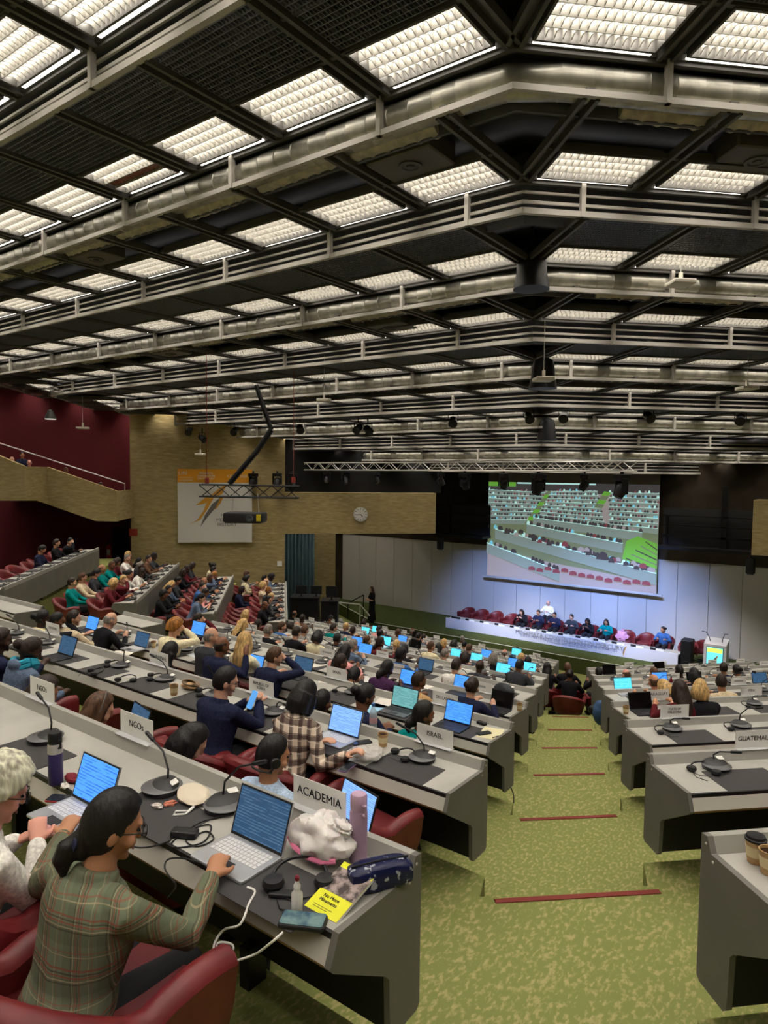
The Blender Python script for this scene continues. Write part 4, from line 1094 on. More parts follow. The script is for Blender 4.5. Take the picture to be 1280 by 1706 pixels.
HAIRW = {'short':'short %s hair','bob':'%s bobbed hair','long':'long %s hair','pony':'%s ponytail','bun':'%s hair in a bun','curly':'%s curly hair','bald':'balding %s hair','hijab':'%s headscarf','cap':'dark cap over %s hair'}
TOPW = {'black':'black','navy':'navy jacket','charcoal':'charcoal suit','paleblue':'pale blue shirt','denim':'denim jacket'}
POSW = {'typing':'typing','looking':'looking right','leaning':'leaning over desk','thinking':'hand raised to face','resting':'leaning back','reading':'looking down','facing':'facing the hall','raised':'right arm raised'}
NP_ = 0
USED = set()
def person(u, v, bank, n, typ, pose, hair, hairc, top, skin, label=None, chair=True, at_s=None, rot=0., dy=0.):
    floor = (pr(n).z if bank == 'r' else pl(n).z)+FLOOR
    if typ == 'a': floor = (pr(n+1).z if bank == 'r' else pl(n+1).z)+FLOOR
    o, fa, X, Y = frame_of(bank, n); a = fa+R(rot)
    hc = INFO[pose]['head']
    if at_s is None: p = at(u, v, floor+hc.z); b = p-(Matrix.Rotation(a,3,'Z') @ hc); s = s_of(bank, n, b)
    else: b = local_at(bank, n, at_s, dy); s = at_s
    b.z = floor
    if label is None:
        base = 'person with %s in %s, %s' % (HAIRW[hair] % {'cream':'cream','black':'black'}.get(hairc, hairc), TOPW.get(top, top+' top'), POSW[pose])
        where = '%s of the %s' % ('%s row' % rown(bank, n), BK[bank])
        label = base+', '+where
        label = ' '.join(label.split()[:16])
        if label in USED:
            label = ('%s hair, %s, %s, %s place %s, %s row %s' % (hairc, TOPW.get(top,top), POSW[pose], ORD[min(29,int(s/.6))], 'from the aisle' if bank != 'w' else 'from near end', rown(bank,n), 'before the desk' if typ == 'a' else 'at desk'))
            label = 'person, '+label
    USED.add(label)
    t = place_person(pose, label, b, a, top, hairc, skin, 'delegates in the hall', hair)
    if chair: chair_for(b, a, 'red armchair under '+' '.join(label.replace('person with ','').replace('person, ','').split()[:12]))
    ppl[(bank,n,typ,round(s,2))] = (t, b, a); return t
LIST = [
 (283,1086,'c',2,'a','reading','hijab','black','black','d','figure in black headscarf and robe seen from behind, beside the ZIMBABWE plate'),
 (370,1076,'c',3,'D','raised','bald','dark','navy','b','heavy man in navy suit with raised right arm, third row'),
 (458,1094,'c',3,'D','thinking','short','brown','navy','l','brown-haired man in navy jacket with hands at his mouth'),
 (568,1104,'c',3,'a','looking','short','dark','charcoal','b','close-cropped man behind the SPAIN plate'),
 (590,1126,'c',3,'a','reading','short','black','black','m','low dark head right of the SPAIN plate'),
 (645,1114,'c',4,'D','leaning','pony','black','purple','d','person in purple top with dark bun before a blue laptop'),
 (698,1134,'c',3,'a','looking','short','dark','tan','b','man in tan jacket with glasses, right of purple top'),
 (787,1144,'c',4,'D','typing','bun','dark','navy','l','person in dark navy with brown bun typing near the row end'),
 (72,1030,'c',3,'D','looking','bun','black','cream','d','woman in cream top with black bun at the upper left'),
 (95,1034,'c',3,'D','thinking','short','black','black','b',None),
 (123,1030,'c',3,'D','looking','short','dark','beige','l','man in light grey suit leaning on the third row desk'),
 (184,1033,'c',3,'D','leaning','bald','grey','black','l','bearded grey man in black with headset at the third row'),
 (292,1046,'c',3,'D','thinking','curly','ginger','cream','l','woman with ginger curls in cream jumper'),
 (330,1032,'c',4,'D','thinking','short','dark','maroon','l','man in maroon jumper holding a phone to his ear'),
 (352,1060,'c',3,'D','looking','bald','grey','charcoal','l','balding grey man in charcoal suit, white collar'),
 (408,1068,'c',3,'D','resting','long','blond','cream','b',None),
 (447,1050,'c',4,'a','facing','short','grey','black','l','bearded man in black shirt facing the camera'),
 (494,1054,'c',5,'D','typing','short','dark','black','l','dark-haired person in black jacket with outstretched arms'),
 (530,1060,'c',5,'D','reading','bob','black','cream','m',None),
 (575,1086,'c',4,'D','leaning','long','black','pink','b','woman with long black hair in pale pink jacket'),
 (668,1090,'c',5,'D','looking','cap','black','blue','d','man in black cap and blue jacket'),
 (410,1024,'c',6,'D','looking','bob','blond','orange','l',None), (405,1040,'c',5,'D','leaning','long','blond','black','l',None),
 (470,1044,'c',6,'D','looking','short','brown','blue','l',None), (430,1040,'c',6,'D','typing','short','dark','charcoal','b',None),
 (800,1109,'c',6,'D','typing','bald','dark','charcoal','d','dark-skinned bald man in charcoal suit near the cyan laptop'),
 (866,1109,'c',6,'D','leaning','short','black','charcoal','b','man in charcoal suit at the sixth row end'),
 (775,1094,'c',7,'D','typing','bob','dark','purple','l',None), (823,1097,'c',7,'D','looking','bob','grey','black','l',None),
 (841,1088,'c',9,'a','facing','bald','grey','black','p','pink bald man facing the hall near the stage'),
 (869,1096,'c',8,'D','looking','short','blond','black','l',None), (880,1102,'c',8,'D','typing','short','black','black','b',None),
 (742,1089,'c',7,'D','looking','short','grey','grey','l',None), (731,1080,'c',8,'D','typing','long','black','black','b',None),
 (740,1071,'c',9,'D','looking','bob','blond','red','l',None), (757,1072,'c',9,'D','leaning','bob','black','navy','b',None),
 (782,1080,'c',8,'D','typing','short','brown','black','l',None), (774,1074,'c',10,'D','typing','short','black','black','m',None),
 (612,1067,'c',7,'D','looking','short','brown','olive','l',None), (634,1056,'c',8,'D','thinking','short','black','charcoal','b',None),
 (577,1044,'c',8,'D','looking','short','blond','navy','l',None), (588,1050,'c',8,'D','typing','short','dark','navy','b',None),
 (674,1083,'c',6,'D','typing','short','black','black','d',None), (689,1070,'c',8,'D','reading','bob','black','black','b',None), (661,1074,'c',7,'D','reading','short','blond','beige','l',None),
 (485,1044,'c',7,'D','typing','short','dark','navy','m',None), (495,1042,'c',8,'D','looking','bald','white','charcoal','l',None), (508,1050,'c',6,'D','typing','short','brown','grey','l',None),
 (562,1064,'c',6,'D','typing','short','black','black','b',None), (706,1062,'c',10,'D','typing','short','dark','black','l',None), (862,1084,'c',10,'D','reading','short','black','black','b',None),
 (1090,1136,'r',5,'D','typing','bald','brown','pink','m','person with thinning brown hair at the fifth right row'),
 (1107,1146,'r',5,'D','reading','bob','blond','denim','l',None),
 (1133,1149,'r',4,'D','typing','long','dark','maroon','m','woman with long dark hair in maroon, right bank'),
 (1167,1148,'r',4,'D','looking','bob','blond','black','l','woman with bright blond hair in black, right bank'),
 (1202,1136,'r',5,'D','looking','short','dark','beige','m','broad man in beige jacket, right bank'),
 (1044,1124,'r',7,'D','reading','bald','brown','black','p','pink bald head behind the dark laptop, right bank'),
 (1132,1117,'r',7,'D','typing','short','black','black','d',None), (1157,1124,'r',6,'D','typing','bob','black','black','m',None), (1090,1121,'r',7,'D','typing','short','brown','black','l',None),
 (1206,1113,'r',7,'D','looking','short','dark','navy','m','man in navy suit in front of the lectern'), (1228,1117,'r',7,'D','typing','bun','black','navy','m',None), (998,1120,'r',8,'D','typing','short','black','black','b',None),
]
for a in LIST: person(*a)
# people and chairs in the gap where the aisle meets the front rows
for (u, v, n, hair, hc_, lab, rot) in ((912,1112,8,'long','black','person with long dark hair sitting in the aisle at the front desks',10), (946,1112,8,'short','brown','brown-haired person sitting across the foot of the aisle',20), (950,1124,8,'bun','black','person in black with bun on the nearest red chair in the aisle',15)):
    z = fl(n); hcv = INFO['typing']['head']; a = R(rot); p = at(u, v, z+hcv.z); b = p-(Matrix.Rotation(a,3,'Z') @ hcv); b.z = z
    place_person('typing', lab, b, a, 'black', hc_, 'b', 'delegates in the hall', hair); chair_for(b, a, 'red armchair under the '+' '.join(lab.replace(' sitting','').split()[:11]))
# --- far left bank: every seat at the four desks, and the row of seats in front of each desk behind it
rng = random.Random(11)
tops = ['black','navy','charcoal','grey','white','cream','maroon','teal','blue','beige','pink','brown','black','black','navy','denim']
for n, pr_, pr2 in ((2,.3,0), (3,.45,.0), (4,.92,.85), (5,.92,.8), (6,.8,.5)):
    a_, b_ = WS[n]; s = a_+.45
    while s < b_-.2:
        if rng.random() < pr_:
            g = rng.random(); hair = rng.choice(('short','short','short','bald') if g < .5 else ('bob','long','pony','curly','bun'))
            person(0,0,'w',n,'D',rng.choice(('typing','looking','leaning','thinking','resting','reading')),hair,rng.choice(('black','black','dark','brown','blond','grey','ginger') if g > .3 else ('black','dark')),rng.choice(tops),rng.choice('lllmmbbd'),at_s=s,dy=-.72+rng.uniform(-.1,.06))
        else: chair_for(local_at('w',n,s,-.85)+Vector((0,0,FLOOR)), -A45+R(rng.uniform(-25,25)), 'empty red armchair, %s place in the %s row of the far left bank' % (ORD[int((s-a_)/.77)], WORD[n]))
        if n > 3 and rng.random() < pr2:
            g = rng.random(); hair = rng.choice(('short','short','bald') if g < .5 else ('bob','long','pony','curly'))
            q = local_at('w',n,s+.2,-1.62); person(0,0,'w',n,'D',rng.choice(('resting','reading','looking')),hair,rng.choice(('black','dark','brown','blond','grey')),rng.choice(tops),rng.choice('lllmmbbd'),at_s=s+.2,dy=-1.5+rng.uniform(-.08,.05))
        s += .77
for i in range(9):       # rows of empty red chairs before the lowest far left desk
    chair_for(local_at('w',6,18.8+.55*(i%5),-1.35-.62*(i//5))+Vector((0,0,FLOOR)), -A45, 'empty red armchair, %s of the empty chairs by the lowest far left desk' % ORD[i])
# --- scattered delegates deeper in the main rows
for n in range(5, 12):
    s_end = pl(n).x-LEFTX[n]; s = 1.2
    while s < s_end-.3:
        taken = any(k[0] == 'c' and k[1] == n and abs(k[3]-s) < .6 for k in ppl if isinstance(k, tuple))
        if not taken and rng.random() < (.28 if n < 9 else .22):
            g = rng.random(); person(0,0,'c',n,'D',rng.choice(('typing','looking','leaning','reading')),rng.choice(('short','short','bald','bob','pony','long')),rng.choice(('black','dark','brown','blond','grey')),rng.choice(tops),rng.choice('llmmbbd'),at_s=s,dy=-.75)
        elif not taken and rng.random() < .6: chair_for(local_at('c',n,s,-.9)+Vector((0,0,FLOOR)), R(rng.uniform(-20,20)), 'empty red armchair, %s place in the %s row, main bank' % (ORD[int(s/.77)], ROWN[n]))
        s += .77
for n in range(1, 9):
    for i in range(8):
        s = .9+.77*i
        if not any(k[0] == 'r' and k[1] == n and abs(k[3]-s) < .6 for k in ppl if isinstance(k, tuple)):
            chair_for(local_at('r',n,s,-.88)+Vector((0,0,FLOOR)), A45+R(rng.uniform(-15,15)), 'empty red armchair, %s place in the %s row, right bank' % (ORD[i], ROWN[n]))
# empty chairs visible between the nearest desks
for u, v, n, rot, lab in ((590,1338,2,-8,'empty red armchair in front of the nearest desk, beside the aisle'), (378,1292,2,14,'empty red armchair right of the black-haired person looking down'), (258,1240,2,-20,'empty red armchair turned left behind the NGOs plate'),
                          (285,1255,2,10,'second empty red armchair between NGOs plate and dark-haired person'), (118,1180,2,5,'empty red armchair in front of the scarf woman')):
    p = at(u, v, fl(n)+.62); p.z = fl(n); CHAIR.spawn('armchair', lab, 'chair', p, R(rot), 'red armchairs')
# balcony
for i, (u, v, c, hair, hc_, top, lab) in enumerate(((20,766,27.2,'bald','brown','beige','bald person leaning on the balcony, leftmost'), (37,758,27.4,'short','black','navy','person in dark blue standing at the balcony corner'), (49,771,27.2,'bald','brown','pink','pink-faced person seated at the balcony corner'),
                               (110,784,27.6,'short','brown','brown','head showing over the middle of the sloping balcony wall'), (168,809,27.6,'short','dark','brown','head low over the balcony wall near its right end'))):
    hcv = INFO['resting']['head']; p = on_plane(u, v, NR, c); a = -R(120); b = p-(Matrix.Rotation(a,3,'Z') @ hcv); place_person('resting', lab, b, a, top, hc_, 'lmpbb'[i], 'people on the balcony', hair)
# ------------------------------------------------------------------ stage
YT = 26.8
xa, xb = on_y(743,1030,YT).x, on_y(1130,1085,YT).x
zt = -6.66
M_tf = mat('table_front_white', (214,214,222), .6)
t = thing('podium_table', 'long white-fronted podium table on the stage with printed title and gold feather', 'table', ((xa+xb)/2, YT, ZS))
w = xb-xa; h = zt-ZS
obj('front_panel', MB().bx(-w/2,w/2,0,.05,0,h), M_tf, t); obj('tabletop', MB().bx(-w/2,w/2,.05,.75,h-.10,h-.05), M_fasc, t); obj('side_panel', MB().bx(w/2-.05,w/2,.05,.75,0,h-.1), M_black, t); obj('side_panel', MB().bx(-w/2,-w/2+.05,.05,.75,0,h-.1), M_black, t)
M_gold = mat('pale_gold_ink', (192,186,166), .8); M_bluei = mat('blue_ink', (140,148,190), .8); M_goldf = mat('feather_gold', (206,150,52), .7); M_greyf = mat('feather_grey', (112,108,108), .7)
fp = t.children[0]
text('lettering', 'MINAMATA CONVENTION ON MERCURY', .245, M_gold, fp, (.75,-.004,h*.70)); text('lettering', 'SIXTH MEETING OF THE CONFERENCE OF THE PARTIES', .165, M_bluei, fp, (.75,-.004,h*.44)); text('lettering', '3-7 November 2025 | Geneva, Switzerland', .10, M_bluei, fp, (.75,-.004,h*.24))
def feather(parent, x, z, s, y=-.004):
    for nm, m, pts in (('emblem', M_goldf, [(.0,-.5),(.10,-.2),(.16,.1),(.32,.5),(.10,.32),(.0,.05),(-.06,-.2)]), ('emblem', M_greyf, [(-.02,-.45),(.02,-.15),(.10,.12),(.18,.42),(-.02,.15),(-.06,-.15)])):
        mb = MB(); dy = 0 if m is M_greyf else .001
        mb.add([(x+px*s, y+dy, z+pz*s) for px, pz in pts]+[(x+px*s, y+dy+.001, z+pz*s) for px, pz in pts], [tuple(range(len(pts))), tuple(range(2*len(pts)-1,len(pts)-1,-1))]+[(i,(i+1)%len(pts),len(pts)+(i+1)%len(pts),len(pts)+i) for i in range(len(pts))])
        obj(nm, mb, m, parent)
feather(fp, 3.05, h*.55, .42)
# panel chairs, people, plates and microphones behind the table
xs_ch = [xa+.45+i*.74 for i in range(13)]
seats_px = (752,803,822,850,876)
OCCP = {4:('leaning','bob','dark','black','l','person with dark bob in black leaning on the podium table, fifth chair'), 5:('typing','short','dark','navy','m','person in navy before the standing grey-haired figure, sixth podium chair'),
        6:('typing','short','black','navy','m','person in navy with white shirt, seventh podium chair'), 7:('looking','short','dark','charcoal','l','tall man in charcoal suit, eighth podium chair'), 8:('leaning','bob','black','black','b','dark-haired person bending over the podium table, ninth chair'),
        9:('typing','long','dark','teal','m','woman with long dark hair in dark teal at the podium'), 12:('looking','bun','dark','blue','m','woman in blue with hair up at the right podium end')}
for i, x in enumerate(xs_ch):
    b = Vector((x, YT+1.15, ZS)); CHAIR.spawn('armchair', 'red armchair behind the podium table, %s from the left' % ORD[i], 'chair', b, math.pi+R(random.uniform(-14,14)), 'red armchairs')
    if i in OCCP:
        p_, hr, hc_, tp, sk, lab = OCCP[i]; place_person(p_, lab, b+Vector((0,-.12,0)), math.pi, tp, hc_, sk, 'people at the podium', hr)
    if i > 0:
        pt = NPS.spawn('name_plate', 'small white name plate on the podium table, %s from the left' % ORD[i-1], 'name plate', (x+.1, YT+.10, zt-.05), 0, 'podium name plates')
        MIC['up' if i % 2 else 'left'].spawn('microphone', 'black microphone on the podium table, %s from the left' % ORD[i-1], 'microphone', (x-.2, YT+.35, zt-.05), math.pi, 'podium microphones')
    o = MB(); o.rbox((0,0,.05), (.46,.05,.10), .02); single('monitor', o.mesh('monitor'), M_blackp, 'low dark screen on the podium table, %s from the left' % ORD[i], 'monitor', (x-.05, YT+.22, zt-.05), 0, 'podium screens')
for i, dx in enumerate((.9, .98)):
    CHAIR.spawn('armchair', 'red armchair beyond the right end of the podium table' if i == 0 else 'second red armchair beyond the right end of the podium table', 'chair', (xb+.15+i*.5, YT+1.0+i*.3, ZS), math.pi+R(10), 'red armchairs')
place_person('facing', 'grey-haired person in white shirt sitting behind the podium row', Vector((xs_ch[5]+.1, YT+1.75, ZS+.3)), math.pi, 'white', 'grey', 'l', 'people at the podium', 'bald')
rb = MB(); rb.rbox((0,0,.5), (.4,.5,1.0), .06); single('case', rb.mesh('case'), M_black, 'tall black case at the right end of the podium table', 'case', (xb+.25, YT+.35, ZS))
jk = MB(); jk.ell((0,-.1,.62), (.24,.16,.24), 18, 12, fn=lambda d: 1+.22*math.sin(7*d.x+1)*math.sin(6*d.z+2)+.1*math.sin(15*d.x)); single('draped_coat', jk.mesh('draped_coat', True), mat('pink_cloth', (214,150,178), .9), 'pink coat draped over a red podium chair', 'coat', (xs_ch[10]-.1, YT+1.0, ZS))
# lectern
lp = on_y(1190,1117,26.3); t = thing('lectern', 'white lectern with a lit yellow-green screen at the right of the stage', 'lectern', (lp.x, 26.3, ZS))
obj('body', MB().extr([(0,0),(.0,1.12),(.5,1.28),(.5,0)], -.37, .37), M_tf, t); d_ = obj('display', MB().bx(-.26,.26,-.012,-.002,.22,1.02), mat('lectern_display', (92,196,206), .3, emit=.9), t)
obj('banner_strip', MB().bx(-.25,.25,-.016,-.012,.84,1.0), mat('lectern_lime', (176,214,84), .3, emit=.9), d_); feather(d_, 0, .56, .42, -.014); obj('bezel', MB().bx(-.28,.28,-.004,0,.20,1.04), M_blackp, t)
for s in (-1,1): obj('gooseneck', MB().tube([(s*.2,.2,1.2),(s*.22,.15,1.35),(s*.3,-.02,1.55),(s*.42,-.1,1.58)], .012, 6), M_black, t)
# projection screen with the projected view of the hall
YS = 28.85
a, b = on_y(815.5,766,YS), on_y(1101,992,YS); x0, x1, z1 = a.x, on_y(1101,780,YS).x, on_y(1101,764,YS).z; z0 = on_y(1101,990,YS).z
t = thing('projection_screen', 'large projection screen above the podium showing the hall with its terraced white desks', 'screen', ((x0+x1)/2, YS, z0)); W_, H_ = x1-x0, z1-z0
obj('fabric', MB().bx(-W_/2,W_/2,0,.03,0,H_), mat('screen_fabric', (112,104,98), .8), t)
obj('weight_bar', MB().bx(-W_/2-.22,W_/2+.22,-.03,.05,-.09,-.0), M_alu, t)
zi = on_y(1000,806,YS).z-z0
pic = [( 'picture_ground', (92,88,80), [(0,0),(1,0),(1,1),(0,1)] )]
cols = dict(g=(92,150,54), w=(170,214,208), p=(112,126,120), d=(58,54,56), r=(112,58,64), f=(136,128,128), top=(60,57,58), g2=(98,108,84), c=(110,180,200))
pm = MB(); pmats = []; idx = {}
def pc(k):
    if k not in idx: idx[k] = len(pmats); pmats.append(mat('picture_'+k, cols[k], .5, emit=.55))
    return idx[k]
layer = [0]
def poly(k, pts):
    layer[0] += 1; y = -.002-.00015*layer[0]; pm.m = pc(k)
    pm.add([((px-.5)*W_, y, pz*zi) for px, pz in pts], [tuple(range(len(pts)))])
poly('f', [(0,0),(1,0),(1,1),(0,1)]); poly('g2', [(0,.30),(.4,.2),(1,.1),(1,.62),(0,.62)])
poly('top', [(0,.90),(1,.90),(1,1),(0,1)]); poly('g', [(0,.955),(.18,.955),(.18,1),(0,1)]); poly('w', [(.19,.985),(.66,.985),(.66,1),(.19,1)])
# stepped desks: white tops with grey fronts, three blocks
rq = random.Random(5)
def row(x0, z0, x1, z1, th, fr, dens=70):
    poly('p', [(x0,z0-fr),(x1,z1-fr*1.05),(x1,z1),(x0,z0)]); poly('w', [(x0,z0),(x1,z1),(x1,z1+th),(x0,z0+th)])
    n = int(abs(x1-x0)*dens)
    for i in range(n):
        f = (i+rq.random()*.9)/n; x = x0+(x1-x0)*f; z = z0+(z1-z0)*f+th*.6; s_ = th*.9+.004+fr*.12
        if rq.random() < .85:
            k = rq.choice('ddddddrcwf'); q = s_*.42
            poly(k, [(x-q,z),(x+q,z),(x+q*.9,z+s_*.9),(x+q*.4,z+s_*1.5),(x-q*.4,z+s_*1.5),(x-q*.9,z+s_*.9)])
for i in range(8): j = 7-i; row(0, .60+.045*j, .29+.012*j, .62+.040*j, .006, .046)
for i in range(9): j = 8-i; row(.31+.008*j, .64+.034*j, .72-.006*j, .60+.041*j, .006, .038)
for i in range(8): j = 7-i; row(.74, .62+.042*j, 1., .60+.046*j, .006, .046)
for i in range(9):
    x = .245+.0155*i; z = .575+.038*i; poly('g' if i % 2 else 'g2', [(x,z),(x+.05-.003*i,z+.004),(x+.062-.003*i,z+.04),(x+.014,z+.04)])
for i in range(4): poly('g' if i % 2 else 'g2', [(.655+.014*i,.77+.04*i),(.70+.012*i,.765+.04*i),(.715+.012*i,.80+.04*i),(.67+.014*i,.81+.04*i)])
row(.30, .64, .92, .555, .010, .075, 60); row(.26, .57, .82, .44, .011, .085, 56)
poly('g', [(.82,.30),(1,.20),(1,.46),(.90,.52),(.84,.47)])
for i in range(5): poly('g2' if i % 2 else 'd', [(.84+.025*i,.30+.042*i),(1,.215+.046*i),(1,.228+.046*i),(.84+.025*i,.312+.042*i)])
row(.055, .50, 1., .185, .013, .10, 50); row(0, .345, .47, .12, .013, .10, 46)
for i in range(34):
    x = .12+.86*rq.random(); z = .50-.33*x+rq.uniform(.0,.05); q = .014+.006*rq.random(); poly(rq.choice('rddf'), [(x-q,z),(x+q,z),(x+q*.9,z+q*1.8),(x,z+q*2.6),(x-q*.9,z+q*1.8)])
for i in range(14):
    x = .30+.05*i; z = .14-.10*x+rq.uniform(-.01,.03); q = .022; poly('r', [(x-q,z),(x+q,z),(x+q*.9,z+q*1.4),(x,z+q*1.9),(x-q*.9,z+q*1.4)])
obj('projected_picture', pm.mesh('projected_picture', mats=pmats, weld=False), None, t)
# standing woman on the stage and the stair rail at its left
p = at(620,1037,ZS); place_person('lady', 'woman in sleeveless black dress standing at the left end of the stage', p, R(150), 'black', 'brown', 'l', None, None, CLOTH['black'], scale=1.03)
m = MB()
for (a, b, z) in (((560,1003),(600,1008),0), ((600,1008),(612,1024),0)): pass
q = [at_depth(560,1003,31), at_depth(600,1007,31), at_depth(616,1026,31)]; m.tube(q, .035, 6); m.tube([q[1], q[1]-Vector((0,0,.9))], .03, 6); m.tube([q[0], q[0]-Vector((0,0,.9))], .03, 6)
o = single('stair_rail', m.mesh('stair_rail'), M_alu, 'white-edged stair rail at the left end of the stage', 'handrail', (0,0,0))
m = MB(); q = [at_depth(580,1005,32), at_depth(606,991,32)]; m.tube(q, .03, 6); m.tube([q[1], q[1]-Vector((0,0,1.1))], .03, 6); m.tube([q[0], q[0]-Vector((0,0,.7))], .03, 6)
single('stair_rail', m.mesh('stair_rail'), M_black, 'black handrail beside the woman in black dress', 'handrail', (0,0,0))
# black technicians' desks left of the stage
for i, (u0, u1, v, lab) in enumerate(((484,530,997,'black control desk under the teal curtain'), (535,562,1003,'lower black control desk nearer the stage stair'))):
    d = 27.2; a, b = at_depth(u0,v,d), at_depth(u1,v+6,d); zb_ = -Z0; t = thing('control_desk', lab, 'desk', ((a.x+b.x)/2,(a.y+b.y)/2,zb_), math.atan2(b.y-a.y,b.x-a.x), 'black control desks'); L = (Vector((b.x,b.y))-Vector((a.x,a.y))).length
    obj('cabinet', MB().bx(-L/2,L/2,0,.8,0,a.z-zb_), M_black, t); obj('desktop', MB().bx(-L/2-.03,L/2+.03,-.04,.84,a.z-zb_,a.z-zb_+.04), M_blackp, t)
    for j in range(3 if i == 0 else 1):
        o = MB(); o.bx(-.22,.22,-.02,.02,.1,.42); o.bx(-.03,.03,-.02,.02,0,.1); o.bx(-.1,.1,-.08,.08,0,.015)
        pos = Matrix.Translation(t.location) @ rz(t.rotation_euler[2]) @ Vector((-L/2+.4+.6*j,.3,a.z-zb_+.04)); single('monitor', o.mesh('monitor'), M_blackp, '%s black monitor on the %s' % (ORD[j], lab), 'monitor', pos, t.rotation_euler[2], 'control desk monitors')
# ------------------------------------------------------------------ walls: clock, banner, extinguisher, signs
p = W(601,857,CW-.03); t = thing('wall_clock', 'round white wall clock on the concrete beam left of the stage', 'clock', p, A45)
ry = Matrix.Rotation(R(90),3,'X'); obj('case', MB().lathe([(.30,-.05),(.30,.03),(.27,.035),(.0001,.03)], seg=32, rot=ry), M_alu, t); f = obj('dial', MB().lathe([(.27,.031),(.27,.036),(.0001,.036)], seg=32, rot=ry), M_paper, t)
mk = MB()
for i in range(12):
    a = i*math.pi/6; mk.box((.225*math.sin(a),-.038,.225*math.cos(a)), (.02,.003,.06), rot=Matrix.Rotation(a,3,'Y'))
obj('hour_marks', mk, M_ink, f)
for nm, a, L, w_ in (('hour_hand',R(140),.13,.026), ('minute_hand',R(264),.21,.02)): obj(nm, MB().box((L/2*math.sin(a),-.041,L/2*math.cos(a)), (w_,.003,L), rot=Matrix.Rotation(a,3,'Y')), M_ink, f)
a, b = W(295.5,781,CW-.12), W(420,902,CW-.12); bw = (Vector((b.x,b.y))-Vector((a.x,a.y))).length; bh = a.z-b.z
t = thing('banner', 'white hanging banner with orange top band and orange feather on the concrete wall', 'banner', ((a.x+b.x)/2,(a.y+b.y)/2,b.z), A45)
obj('cloth', MB().bx(-bw/2,bw/2,0,.02,0,bh), mat('banner_white', (218,216,212), .8), t); hd = obj('top_band', MB().bx(-bw/2,bw/2,-.004,0,bh*.815,bh), mat('banner_orange', (232,160,40), .8), t); obj('hem_bar', MB().bx(-bw/2,bw/2,-.01,.03,-.04,.0), M_alu, t)
text('lettering', 'UN', bh*.075, M_paper, hd, (-bw*.43,-.008,bh*.94)); text('lettering', 'environment\nprogramme', bh*.035, M_paper, hd, (-bw*.38,-.008,bh*.865))
text('lettering', 'MINAMATA\nCONVENTION\nON MERCURY', bh*.036, M_paper, hd, (-bw*.12,-.008,bh*.905), align='CENTER'); text('lettering', 'COP-6  2025', bh*.05, M_paper, hd, (bw*.30,-.008,bh*.905))
text('lettering', 'MAKE\nMERCURY\nHISTORY', bh*.065, mat('banner_grey_ink',(128,124,122),.8), t, (bw*.16,-.006,bh*.30), align='CENTER')
def blade(m, pts, y):
    mb = MB(); mb.add([(x*bw,y,z*bh) for x,z in pts]+[(x*bw,y+.001,z*bh) for x,z in pts], [tuple(range(len(pts))), tuple(range(2*len(pts)-1,len(pts)-1,-1))]+[(i,(i+1)%len(pts),len(pts)+(i+1)%len(pts),len(pts)+i) for i in range(len(pts))]); obj('emblem', mb, m, t)
blade(M_goldf, [(-.34,.24),(-.20,.30),(-.10,.45),(-.02,.60),(.10,.66),(.16,.80),(.06,.74),(-.08,.62),(-.16,.42),(-.24,.30)], -.005); blade(M_greyf, [(-.20,.20),(-.14,.36),(-.04,.52),(.08,.62),(.0,.46),(-.10,.34)], -.007)
blade(M_goldf, [(-.26,.50),(-.12,.62),(.02,.66),(-.06,.56),(-.16,.52)], -.006); blade(M_goldf, [(-.02,.44),(.06,.60),(.12,.64),(.08,.54),(.02,.46)], -.006)
p = W(182,930,31.2); t = thing('fire_extinguisher', 'red fire extinguisher with white label in the dark corner under the balcony', 'fire extinguisher', p, A45); obj('cylinder', MB().lathe([(.08,0),(.1,.02),(.1,.5),(.04,.58),(.03,.62)], seg=16).mesh('c', True), mat('extinguisher_red',(176,34,30),.4), t); obj('label_panel', MB().bx(-.07,.07,-.105,-.09,.15,.4), M_paper, t); obj('valve', MB().bx(-.05,.05,-.04,.03,.62,.7), M_black, t)
p = W(222,887,CW-.04); single('wall_sign', MB().bx(-.16,.16,0,.03,-.14,.14).mesh('wall_sign'), mat('sign_red',(156,48,36),.6), 'small red square sign on the concrete wall by the dark corner', 'sign', p, A45)
p = W(466,939,CW-.04); single('wall_switch', MB().bx(-.1,.1,0,.04,-.1,.1).mesh('wall_switch'), M_paper, 'small white wall fitting on concrete left of the teal curtain', 'wall fitting', p, A45)
# ------------------------------------------------------------------ trusses, lights, speakers
def truss(name, label, pts, w, r, m, step, group=None):
    a, b = pts; d = (b-a); L = d.length; d.normalize(); up = Vector((0,0,1)); sd = d.cross(up).normalized(); up = sd.cross(d)
    t = thing(name, label, 'truss', a, 0, group); O = Vector((0,0,0)); ch, br = MB(), MB(); cs = [sd*(sx*w/2)+up*(uz*w/2) for sx, uz in ((-1,-1),(1,-1),(1,1),(-1,1))]
    for c in cs: ch.tube([O+c, O+c+d*L], r, 6)
    n = max(2, int(L/step))
    for k_ in range(4):
        c0, c1 = cs[k_], cs[(k_+1)%4]
        for i in range(n): br.tube([O+d*(L*i/n)+(c0 if i % 2 else c1), O+d*(L*(i+1)/n)+(c1 if i % 2 else c0)], r*.55, 5)
    obj('chords', ch.mesh('chords', True), m, t); obj('bracing', br.mesh('bracing', True), m, t); return t
YTR = 21.
A_, B_ = on_y(415,777,YTR), on_y(1060,777,YTR); truss('lighting_truss', 'long silver lighting truss spanning the hall in front of the stage', (A_, B_), .29, .027, M_alu, .36)
truss('lighting_truss', 'thin silver truss running to the left wall above the white banner', (at_depth(250,776,29.5), at_depth(415,778,27.5)), .16, .018, M_alu, .3)
